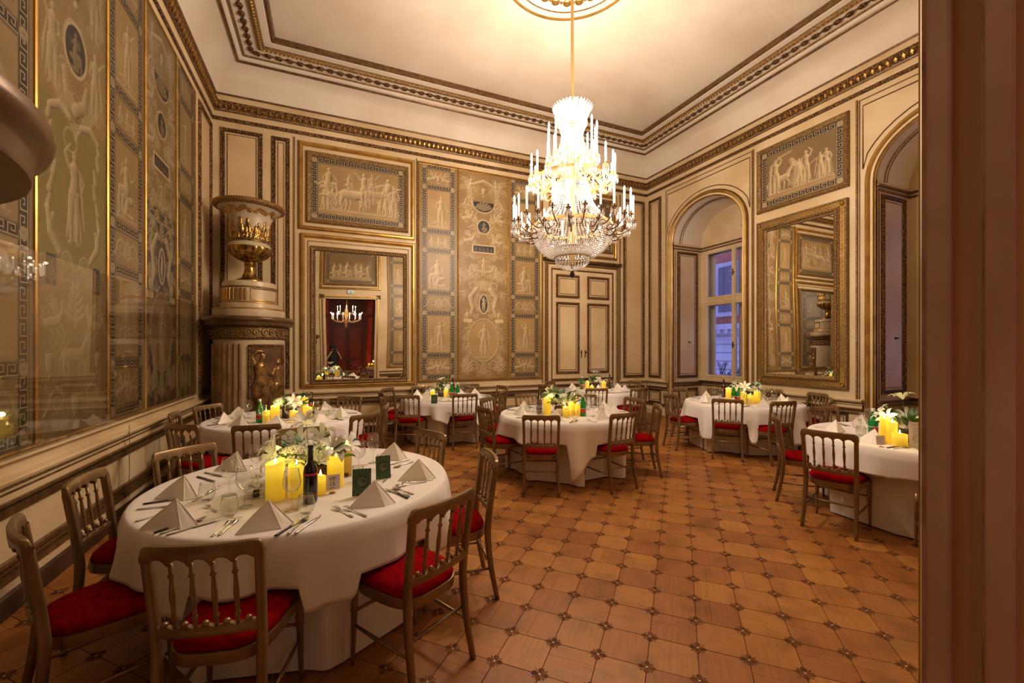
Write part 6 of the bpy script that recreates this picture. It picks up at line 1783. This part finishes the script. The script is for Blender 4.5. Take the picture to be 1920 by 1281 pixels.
# nearest table, set out piece by piece
N1 = TABLES[0]['n']
for px, py, rz, nm in ((325, 985, .25, 'near left'), (340, 932, .05, 'left'), (440, 880, -.1, 'far left'), (500, 988, .55, 'near'), (700, 945, .35, 'near right'), (783, 897, .25, 'right'), (737, 860, .1, 'far right')):
    inst('nap', mk_napkin, at(px, py), CAMROT+rz, 'white napkin folded to a pyramid, %s place of the %s' % (nm, N1), 'napkin', 'napkins on the '+N1)
TOOLS = [('k', 289, 1001, 410, 962, 'uppermost beside the near-left napkin'), ('n', 312, 1005, 425, 972, 'lowest beside the near-left napkin'), ('s', 300, 1003, 408, 966, 'between the knives by the near-left napkin'),
         ('f', 396, 1008, 452, 964, 'left of the near napkin, outer'), ('f', 410, 1006, 460, 966, 'left of the near napkin, inner'), ('d', 407, 961, 385, 949, 'small, above the near-left napkin'),
         ('k', 268, 947, 330, 938, 'black-handled, at the left place'), ('n', 256, 957, 322, 950, 'all steel, at the left place'), ('f', 253, 980, 300, 966, 'between the left and near-left napkins'),
         ('k', 370, 895, 425, 910, 'black-handled, at the far-left place'), ('n', 384, 887, 440, 899, 'all steel, at the far-left place'), ('d', 385, 929, 410, 916, 'small, behind the left napkin'), ('f', 362, 941, 392, 925, 'lying behind the left napkin'),
         ('k', 515, 1008, 575, 970, 'black-handled, right of the near napkin'), ('s', 540, 1003, 586, 964, 'right of the near napkin'), ('n', 553, 1002, 605, 965, 'all steel, right of the near napkin'),
         ('f', 662, 971, 614, 948, 'left of the near-right napkin, outer'), ('f', 688, 970, 634, 949, 'left of the near-right napkin, inner'),
         ('k', 765, 936, 722, 916, 'black-handled, right of the near-right napkin'), ('s', 776, 928, 724, 911, 'right of the near-right napkin'), ('n', 770, 932, 726, 920, 'all steel, right of the near-right napkin'),
         ('f', 812, 900, 738, 911, 'below the right napkin, outer'), ('f', 800, 904, 742, 914, 'below the right napkin, inner'), ('d', 718, 905, 738, 890, 'small, left of the right napkin'),
         ('s', 775, 866, 738, 878, 'between the right and far-right napkins'), ('n', 768, 862, 730, 872, 'all steel, between the right and far-right napkins')]
TK = {'k': ('knife', mk_knife, 'steak knife', 'knife'), 'n': ('knife2', mk_knife2, 'table knife', 'knife'), 's': ('spoon', mk_spoon, 'soup spoon', 'spoon'), 'f': ('fork', mk_fork, 'fork', 'fork'), 'd': ('fork', mk_fork, 'dessert fork', 'fork')}
for i, (k, x0, y0, x1, y1, wh) in enumerate(TOOLS):
    p, q = at(x0, y0), at(x1, y1); key, fn, nm, cat = TK[k]
    p.z += .0015*(i % 3)
    o = inst(key, fn, p, math.atan2((q-p).y, (q-p).x)-PI/2, '%s %s, %s' % (nm, wh, N1), cat)
    if k == 'd': o.scale = (.72, .72, .72)
for px, py, nm in ((547, 958, 'in front of the candles'), (459, 951, 'nearest the napkin at left'), (430, 928, 'left of the cruet stand'), (482, 895, 'behind the cruet stand'), (673, 886, 'right of the tall menu card'), (700, 868, 'far right of the flowers')):
    inst('wine', mk_wine, at(px, py), 0, 'empty stemmed wine glass %s on the %s' % (nm, N1), 'glass', 'wine glasses on the '+N1)
for px, py, nm in ((430, 968, 'right of the near-left napkin'), (388, 938, 'right of the left napkin'), (574, 963, 'in front of the wine bottle'), (671, 903, 'behind the green card'), (716, 879, 'behind the second green card'), (508, 886, 'far left of the flowers')):
    inst('tumb', mk_tumbler, at(px, py), 0, 'empty rounded tumbler %s on the %s' % (nm, N1), 'glass', 'tumblers on the '+N1)
inst('cand23', lambda: mk_candle(.23, .050), at(516, 936), 0, 'tall glowing yellow pillar candle at the left of the '+N1+"'s centrepiece", 'candle')
inst('cand20', lambda: mk_candle(.20, .046), at(556, 930), 1, 'glowing pillar candle behind the front wine glass, '+N1, 'candle')
inst('cand21', lambda: mk_candle(.215, .050), at(629, 912), 2, 'tall glowing candle in front of the menu card, '+N1, 'candle')
inst('cand12', lambda: mk_candle(.12, .030), at(601, 926), 3, 'short glowing candle between wine bottle and number card, '+N1, 'candle')
inst('wineb', lambda: mk_bottle('wine'), at(582, 942), .6, 'dark wine bottle with a thin red band, front of the '+N1+"'s centrepiece", 'bottle')
bouquet(at(585, 905), 'white lilies and hydrangeas in a wooden box, centre of the '+N1, 3, 1.3, lilies=6, hyds=4, tall=1, spread=1.7)
def table_card(p, rz, label, lines, w=.085, h=.088):
    t = card('number_card', p+Vector((0, 0, .018)), rz, w, h, -.12, card_w, label)
    mb = MB(); mb.tube([(0, .004, -.018), (0, .004, .02)], .0015, 5); mb.lathe([(.018, -.018), (.017, -.014), (.003, -.011)], 12, (0, .004, 0)); mb.build('card_holder', gold, t)
    for s_, sz, z in lines: text_on(t, s_, sz, 0, z, ink)
    return t
vc = table_card(at(623, 924), CAMROT+.35, 'small white number card reading VIP 15 beside the wine bottle', [('VIP', .030, .054), ('15', .034, .022)])
mb = MB(); mb.box(-.012, -.003, -.0014, -.0009, .008, .012); mb.box(.003, .012, -.0014, -.0009, .008, .012); mb.build('printed_mark', ink, vc)
def green_card(px, py, rz, label, w=.105, h=.155):
    t = card('green_card', at(px, py), rz, w, h, -.16, card_g, label)
    mb = MB(); c = (0, h*.52)
    for k in range(20):
        a = 2*PI*(k+.5)/20; r0, r1 = .038, .12
        P = [(c[0]+r*math.cos(a+s_), c[1]+r*math.sin(a+s_)) for r, s_ in ((r0, -.05), (r1, -.075), (r1, .075), (r0, .05))]
        def cl(p):
            dx, dz = p[0]-c[0], p[1]-c[1]; f = 1
            if abs(dx) > w/2-.003: f = min(f, (w/2-.003)/abs(dx))
            if dz > 0 and p[1] > h-.003: f = min(f, (h-.003-c[1])/dz)
            if dz < 0 and p[1] < .003: f = min(f, (c[1]-.003)/-dz)
            return (c[0]+dx*f, c[1]+dz*f)
        P = [cl(p) for p in P]
        mb.add([(x, -.0012, z) for x, z in P], [(0, 1, 2, 3)])
    mb.build('printed_rays', card_g2, t, kind='stuff')
    mb = MB(); mb.tube([(c[0]+.024*math.cos(2*PI*i/24), -.0016, c[1]+.024*math.sin(2*PI*i/24)) for i in range(24)], .0012, 4, closed=True)
    mb.tube([(c[0]+.015*math.cos(1+4.6*i/12), -.0016, c[1]+.015*math.sin(1+4.6*i/12)) for i in range(13)], .0014, 4)
    mb.tube([(c[0]+.008*math.cos(2+4.4*i/10), -.0016, c[1]+.009*math.sin(2+4.4*i/10)) for i in range(11)], .0012, 4); mb.build('printed_emblem', goldink, t)
    return t
green_card(678, 930, CAMROT+.25, 'green card with a sunburst and round gold emblem behind the near-right napkin')
green_card(719, 898, CAMROT+.45, 'second green sunburst card, left of the right napkin on the '+N1, .095, .15)
mc = card('menu_card', at(645, 893), CAMROT+.12, .10, .215, -.05, mat('warm_menu_card', (.80, .55, .16), .6), 'tall upright menu card behind the right-hand candle on the '+N1)
mb = MB(); mb.box(-.03, .03, -.012, .012, -.0, .02); mb.build('wooden_foot', boxwood, mc); ink_lines(mc, .030, [.185, .178, .155])
# cruet stand
cr = empty('cruet_stand', at(482, 930)); tag(cr, 'wire cruet stand with glass jars left of the big candle', 'cruet')
for x, y, h_, m_ in ((-.028, 0, .055, glass), (.028, .0, .055, glass), (0, .03, .10, glass), (0.0, -.032, .05, winegl)):
    mb = MB(); mb.lathe([(.0, .006), (.020, .006), (.021, .012), (.021, h_*.65), (.014, h_*.85), (.014, h_), (.0, h_+.004)], 16, (x, y, 0)); j = mb.build('jar', m_, cr, smooth=True)
    mb = MB(); mb.lathe([(.015, h_), (.016, h_+.010), (.0, h_+.014)], 14, (x, y, 0)); mb.build('lid', steel, j)
mb = MB()
for z in (.008, .035): mb.tube([(.058*math.cos(2*PI*i/16), .062*math.sin(2*PI*i/16), z) for i in range(16)], .0016, 5, closed=True)
for k in range(4):
    a = k*PI/2+.4; mb.tube([(.058*math.cos(a), .062*math.sin(a), .0), (.058*math.cos(a), .062*math.sin(a), .036)], .0016, 5)
mb.build('wire_rack', steel, cr, smooth=True)
mb = MB(); mb.tube([(0, 0, .0), (.003, 0, .11), (.016, 0, .135), (.010, 0, .16), (-.010, 0, .16), (-.012, 0, .135), (.0, 0, .11)], .0018, 5); mb.build('wire_handle', steel, cr, smooth=True)

# the other tables
for ti in range(1, 7):
    T = TABLES[ti]; nT = T['n']; cx, cy = T['c']; rn = random.Random(ti*5); G = lambda s: s+' on the '+nT
    seats = list(T['seats'])
    if ti == 6: seats += [(math.radians(-20), 'right'), (math.radians(-95), 'lower right')]
    for a, nm in seats:
        a += rn.uniform(-.06, .06); o_ = Vector((math.cos(a), math.sin(a), 0)); r_ = Vector((-math.sin(a), math.cos(a), 0)); C0 = Vector((cx, cy, TH+.001)); R = T['r']
        P = lambda rad, side: C0+o_*rad+r_*side
        inward = a+PI; pl = '%s place of the %s' % (nm, nT)
        inst('nap', mk_napkin, P(R-.22, rn.uniform(-.02, .02)), a+PI/2+rn.uniform(-.3, .3), 'white pyramid napkin, '+pl, 'napkin', 'napkins on the '+nT)
        inst('wine', mk_wine, P(R-.44, .10), 0, 'empty wine glass behind the %s napkin of the %s' % (nm, nT), 'glass', 'wine glasses on the '+nT)
        kr = inward-PI/2
        inst('knife', mk_knife, P(R-.07, .19), kr+rn.uniform(-.1, .1), 'steak knife at the '+pl, 'knife')
        inst('fork', mk_fork, P(R-.07, -.19), kr+rn.uniform(-.1, .1), 'fork at the '+pl, 'fork')
        if T['rich'] > 1:
            inst('tumb', mk_tumbler, P(R-.40, .20), 0, 'rounded tumbler by the %s place of the %s' % (nm, nT), 'glass', 'tumblers on the '+nT)
            inst('spoon', mk_spoon, P(R-.08, .225), kr+rn.uniform(-.1, .1), 'spoon at the '+pl, 'spoon')
def cset(ti, L):
    nT = TABLES[ti]['n']
    for i, (px, py, hh, rr, wh) in enumerate(L):
        inst('c%d_%d' % (hh*1000, rr*1000), lambda: mk_candle(hh, rr), at(px, py), i, 'glowing yellow pillar candle %s, %s' % (wh, nT), 'candle')
cset(1, [(499, 792, .14, .04, 'at far left of the centrepiece'), (516, 789, .19, .05, 'second from left'), (551, 788, .12, .046, 'low, before the flowers'), (577, 787, .17, .052, 'large, right of the flowers'), (571, 776, .23, .045, 'tallest, behind the right one')])
cset(2, [(811, 750, .17, .04, 'behind the green card'), (836, 745, .15, .042, 'between flowers and bottles')])
cset(3, [(1026, 778, .24, .05, 'tall, left of the flowers'), (1060, 781, .13, .034, 'lowest, lit in front'), (1071, 779, .19, .038, 'middle of the right trio'), (1077, 772, .24, .036, 'tallest of the right trio'), (1083, 780, .16, .036, 'rightmost')])
cset(4, [(1101, 729, .16, .045, 'left of the flowers'), (1132, 729, .16, .05, 'right of the flowers'), (1110, 731, .09, .04, 'low and left'), (1122, 731, .08, .035, 'low and right')])
cset(5, [(1366, 752, .22, .045, 'leftmost'), (1394, 757, .19, .042, 'middle left'), (1407, 757, .15, .045, 'middle right'), (1420, 756, .20, .050, 'rightmost')])
cset(6, [(1658, 830, .25, .034, 'leftmost, tall'), (1673, 833, .22, .038, 'middle'), (1687, 836, .12, .055, 'low and round, on the right')])
inst('wineb', None, at(584, 783), .6, 'dark wine bottle right of the flowers on the '+TABLES[1]['n'], 'bottle')
inst('waterb', lambda: mk_bottle('water'), at(487, 792), -2, 'green water bottle with a pale cap on the '+TABLES[1]['n'], 'bottle')
inst('wineb', None, at(1011, 776), .6, 'dark wine bottle left of the candles on the '+TABLES[3]['n'], 'bottle')
inst('waterb', None, at(1093, 780), -2, 'green water bottle with a red label on the '+TABLES[3]['n'], 'bottle')
inst('wineb', None, at(1357, 745), .6, 'dark wine bottle at the left of the flowers, '+TABLES[5]['n'], 'bottle')
inst('waterb', None, at(1376, 754), -2, 'left green water bottle on the '+TABLES[5]['n'], 'bottle')
inst('waterb', None, at(1386, 755), -2.4, 'right green water bottle on the '+TABLES[5]['n'], 'bottle')
inst('waterb', None, at(1637, 818), -2, 'green water bottle with a pale cap on the '+TABLES[6]['n'], 'bottle')
inst('waterb', None, at(847, 746), -2, 'left green bottle by the flowers, '+TABLES[2]['n'], 'bottle')
inst('waterb', None, at(858, 747), -2, 'right green bottle by the flowers, '+TABLES[2]['n'], 'bottle')
inst('wineb', None, at(849, 741), 0, 'dark wine bottle behind the green ones, '+TABLES[2]['n'], 'bottle')
inst('waterb', None, at(1091, 730), -2, 'green water bottle left of the candles, '+TABLES[4]['n'], 'bottle')
inst('wineb', None, at(1143, 729), 0, 'dark wine bottle right of the candles, '+TABLES[4]['n'], 'bottle')
bouquet(at(543, 783), 'white hydrangeas and eucalyptus in a wooden box on the '+TABLES[1]['n'], 5, 1.25, lilies=1, hyds=3, spread=1.5)
bouquet(at(831, 744), 'small white flower box among the bottles on the '+TABLES[2]['n'], 9, 1.0, lilies=3, hyds=1, tall=1)
bouquet(at(1052, 777), 'leafy white flower box between candles on the '+TABLES[3]['n'], 12, 1.45, lilies=2, hyds=3, spread=1.4)
bouquet(at(1116, 727), 'tall white flowers between two candles on the '+TABLES[4]['n'], 15, 1.0, lilies=3, hyds=1, tall=2)
bouquet(at(1398, 750), 'wide white flower arrangement behind candles on the '+TABLES[5]['n'], 18, 1.2, lilies=4, hyds=4, spread=1.7)
bouquet(at(1702, 828), 'white lilies in a wooden box beside the menu on the '+TABLES[6]['n'], 21, 1.2, lilies=5, hyds=2, tall=1, spread=1.5)
for px, py, ti in ((567, 797, 1), (1049, 781, 3), (1401, 757, 5), (1652, 838, 6)):
    t = table_card(at(px, py), CAMROT+.1, 'small white number card on the '+TABLES[ti]['n'], [], .085, .080); ink_lines(t, .02, [.052, .030])
m2 = card('menu_card', at(1726, 838), CAMROT-.3, .16, .215, -.06, card_w, 'pinkish white menu card propped on the flower box at the far right'); ink_lines(m2, .055, [.19, .165, .15, .135, .12, .105, .09, .075, .06, .045])
green_card(814, 757, CAMROT, 'small green card in front of a candle, '+TABLES[2]['n'], .10, .14)
# the light the candles give off
for ti, L in ((0, [(516, 936, .26), (629, 912, .24)]), (1, [(516, 789, .22), (577, 787, .22)]), (2, [(811, 750, .2)]), (3, [(1060, 781, .17), (1026, 778, .28)]), (4, [(1116, 731, .2)]), (5, [(1366, 752, .26), (1420, 756, .24)]), (6, [(1658, 830, .28), (1676, 833, .26)])):
    for px, py, dz in L: lamp('candle_light', at(px, py)+Vector((0, 0, dz)), CANDLE_POWER, (1.0, .76, .24), None, .025)
# ------------------------------------------------------------------ the red room behind the camera, seen in the mirrors
redw = mat('red_silk_wall', (0.55, 0.13, 0.05), 0.6, noise=(2.2, (0.42, 0.05, 0.02), .4, .6))
redd = mat('dark_red_joinery', (0.10, 0.035, 0.018), 0.45)
redp = mat('red_door_panel', (0.20, 0.05, 0.025), 0.45)
redfl = mat('red_room_boards', (0.28, 0.11, 0.045), 0.4)
rr_ = empty('red_room', (.2, -4.5, 0)); rr_['kind'] = 'structure'
def R_(o): o.parent = rr_; o.matrix_parent_inverse = Matrix.Translation(-Vector(rr_.location)); return o
X0, X1, Y0, Y1, HH = -2.4, 2.7, -9.0, .22, 5.6
mb = MB(); mb.box(X0, X1, Y0, .50, -.14, -.012); R_(mb.build('floor_slab', redfl))
mb = MB(); mb.box(X0-.1, X1+.1, Y0-.1, Y1, HH, HH+.1); R_(mb.build('ceiling_slab', redd))
mb = MB(); mb.box(X0-.1, X0, Y0, Y1, 0, HH); R_(mb.build('side_wall', redw))
mb = MB(); mb.box(X1, X1+.1, Y0, Y1, 0, HH); R_(mb.build('side_wall', redw))
mb = MB(); mb.box(X0, X1, Y0-.1, Y0, 0, HH); R_(mb.build('end_wall', redw))
FB_ = Wall((0, Y0, 0), (1, 0, 0), (0, 1, 0))
for a, b in ((-.35, .48), (.50, 1.33)):
    mb = MB(FB_); mb.box(a, b, .02, 3.2, 0, .05); d_ = R_(mb.build('door_leaf', redd))
    for v0, v1 in ((.25, 1.0), (1.15, 2.9)):
        mb = MB(FB_); mb.box(a+.14, b-.14, v0, v1, .05, .065); mb.build('door_panel', redp, d_)
mb = MB(FB_); mb.frame(-.55, 1.53, -.1, 3.42, [(0, 0), (0, .08), (.18, .08), (.18, 0)]); R_(mb.build('door_surround', redd))
mb = MB(FB_); mb.box(X0, X1, 3.5, 3.62, 0, .12); mb.box(-.5, 1.5, 3.75, 5.0, 0, .04); R_(mb.build('overdoor', redd))
for x in (-1.1, 2.0): mb = MB(FB_); mb.box(x-.2, x+.2, 0, 5.4, 0, .06); R_(mb.build('pilaster', redd))
rc = empty('second_chandelier', (.40, -4.2, 0)); tag(rc, 'candle-bulb chandelier in the red room, seen in the back mirror', 'chandelier')
mb = MB(); mb.tube([(0, 0, 5.6), (0, 0, 3.0)], .02, 6); mb.lathe([(.02, 2.62), (.08, 2.75), (.04, 3.0), (.10, 3.3), (.03, 3.7)], 12); mb.build('stem', chmetal, rc, smooth=True)
base = None
for r1, zc, n in ((.62, 3.05, 14), (.38, 3.4, 8)):
    g = empty('candle_arm', (0, 0, 0), 0, rc)
    mb = MB(); mb.tube([(.05, 0, zc), (r1*.5, 0, zc-.14), (r1, 0, zc-.02)], .010, 5); mb.build('arm', chmetal, g)
    mb = MB(); mb.lathe([(.012, 0), (.012, .22)], 6, (r1, 0, zc)); mb.build('candle', sleeve, g)
    mb = MB(); mb.ell((r1, 0, zc+.25), (.016, .016, .034), 6, 5); mb.build('bulb', bulb_m, g)
    for k in range(n):
        q = g if k == 0 else copy_tree(g, rc); q.rotation_euler = (0, 0, 2*PI*k/n)
for k in range(6): lamp('chandelier_light', (.40+.66*math.cos(k*PI/3), -4.2+.66*math.sin(k*PI/3), 3.36), RED_POWER*.36, (1, .66, .42), None, .02)
for x, y in ((X0+.3, -5.0), (X1-.3, -7.0)): lamp('red_uplight', (x, y, .4), RED_POWER*1.3, (1, .34, .15), None, .02)
for k, (x, y) in enumerate(((1.65, -4.6), (1.9, -2.6))):
    o = under_cloth(.7, TH-.003, 40+k).build('floor_length_cloth', linen, smooth='all', loc=(x, y, 0)); tag(o, 'white under-cloth of a red-room table, %s of two' % ('farther', 'nearer')[k], 'tablecloth')
    o = over_cloth(.7, TH, .92, .3, 1.1, 60+k).build('tablecloth', linen, smooth='all', loc=(x, y, 0)); tag(o, 'white top cloth of a red-room table, %s of two' % ('farther', 'nearer')[k], 'tablecloth')
    for j in range(4):
        inst('c200_46', lambda: mk_candle(.20, .046), (x-.2+.13*j, y+.05*(j % 2), TH), j, 'candle %s on the %s red-room table' % (('leftmost', 'second', 'third', 'rightmost')[j], ('farther', 'nearer')[k]), 'candle')
    lamp('candle_light', (x, y, TH+.3), 1.5, (1, .6, .1), None, .03)
    for j, a in enumerate((.6, 2.6, 4.4)):
        place_chair(x+1.0*math.cos(a), y+1.0*math.sin(a), -math.cos(a), -math.sin(a), 'red-room chair on the %s side of the %s table' % (('doorway', 'left', 'back')[j], ('farther', 'nearer')[k]), 'chairs in the red room')

# ------------------------------------------------------------------ the photographer, standing behind the camera and reflected in the back mirror
def skinned(name, joints, bones, m, parent, lv=1, root=0):
    me = bpy.data.meshes.new(name); me.from_pydata([j[0] for j in joints], bones, []); me.materials.append(m)
    o = bpy.data.objects.new(name, me); COL.objects.link(o); o.parent = parent
    md = o.modifiers.new('skin', 'SKIN'); md.use_smooth_shade = True
    me.skin_vertices.new() if not me.skin_vertices else None
    for i, j in enumerate(joints): 
        r = j[1] if isinstance(j[1], tuple) else (j[1], j[1])
        me.skin_vertices[0].data[i].radius = r
    me.skin_vertices[0].data[root].use_root = True
    s_ = o.modifiers.new('sub', 'SUBSURF'); s_.levels = lv; s_.render_levels = lv
    return o
ph = empty('person', (-.11, -.28, 0), -YAW); ph.scale = (1.10, 1.0, 1.0); tag(ph, 'person in black clothes and cap raising a camera, reflected in the back-wall mirror', 'person')
# local frame: +y is the way the lens looks
J = [((0, 0, .95), (.18, .13)), ((0, -.01, 1.10), (.17, .12)), ((0, -.02, 1.28), (.20, .13)), ((0, -.02, 1.42), (.17, .10)), ((0, -.01, 1.50), .055),
     ((.20, -.02, 1.41), .075), ((-.20, -.02, 1.41), .075), ((.28, .04, 1.24), .060), ((-.28, .04, 1.24), .060),
     ((.09, -.02, .90), .10), ((-.09, -.02, .90), .10), ((.11, .0, .50), .062), ((-.10, .02, .50), .062), ((.12, -.03, .09), .042), ((-.11, -.03, .09), .042), ((.13, .10, .04), .04), ((-.12, .10, .04), .04)]
skinned('body', J, [(0, 1), (1, 2), (2, 3), (3, 4), (3, 5), (3, 6), (5, 7), (6, 8), (0, 9), (0, 10), (9, 11), (10, 12), (11, 13), (12, 14), (13, 15), (14, 16)], black, ph, 2)
for s_ in (-1, 1):
    skinned('forearm', [((s_*.27, .04, 1.22), .044), ((s_*.17, .10, 1.42), .036), ((s_*.085, .125, 1.555), .026)], [(0, 1), (1, 2)], skin, ph, 2)
    W = Vector((s_*.080, .130, 1.57)); hj = [(tuple(W), (.026, .016)), (tuple(W+Vector((-s_*.012, .015, .035))), (.036, .015))]; hb = [(0, 1)]
    for k in range(4):
        b = W+Vector((s_*(.012-.012*k)-s_*.006, .020+.004*k, .062-.010*k)); i = len(hj)
        hj += [(tuple(b), .0095), (tuple(b+Vector((-s_*.012, .022, .012))), .0088), (tuple(b+Vector((-s_*.034, .026, -.002))), .0078)]; hb += [(1, i), (i, i+1), (i+1, i+2)]
    i = len(hj); hj += [(tuple(W+Vector((-s_*.022, -.004, .02))), .011), (tuple(W+Vector((-s_*.040, -.004, .034))), .009)]; hb += [(0, i), (i, i+1)]
    skinned('hand', hj, hb, skin, ph, 1)
mb = MB(); hc = Vector((0, .015, 1.625)); mb.ell(hc, (.075, .095, .112), 20, 14)
for i, v in enumerate(mb.v):     # jaw, brow
    d = Vector(v)-hc
    if d.z < -.02: mb.v[i] = (hc.x+d.x*(1+d.z*3.2), hc.y+d.y*(1+d.z*1.2)+.008, v[2])
mb.ell(hc+Vector((0, .098, -.012)), (.013, .020, .022), 8, 6); mb.ell(hc+Vector((0, .088, -.052)), (.024, .010, .007), 8, 5)
for s_ in (-1, 1): mb.ell(hc+Vector((s_*.077, .0, -.005)), (.010, .020, .030), 8, 6)
mb.build('head', skin, ph, smooth='all')
for s_ in (-1, 1): mb = MB(); mb.ell(hc+Vector((s_*.030, .086, .012)), (.013, .008, .008), 8, 6); mb.build('eye', whitelabel, ph, smooth='all')
mb = MB(); mb.lathe([(.100, .0), (.108, .03), (.104, .10), (.07, .145), (0, .16)], 20, (0, .0, 1.635)); 
mb.add([(-.07, .085, 1.648), (.07, .085, 1.648), (.045, .150, 1.640), (-.045, .150, 1.640), (-.07, .085, 1.654), (.07, .085, 1.654), (.045, .150, 1.646), (-.045, .150, 1.646)], [(0, 1, 2, 3), (4, 7, 6, 5), (0, 4, 5, 1), (1, 5, 6, 2), (2, 6, 7, 3), (3, 7, 4, 0)])
mb.build('cap', black, ph, smooth=True)
mb = MB(); mb.ell((0, -.035, 1.60), (.085, .075, .09), 14, 10); mb.build('hair', black, ph, smooth='all')
cm = empty('hand_held_camera', (-.02, -.05, 1.60), -YAW); tag(cm, 'black camera held up to the photographer\'s face', 'camera')
mb = MB(); mb.box(-.065, .065, -.075, -.03, -.045, .045); mb.box(-.025, .025, -.07, -.035, .045, .065); mb.build('camera_body', foil, cm)
mb = MB(); mb.tube([(0, -.03, 0), (0, .012, 0)], [.034, .036], 20); mb.build('lens', foil, cm, smooth=True)
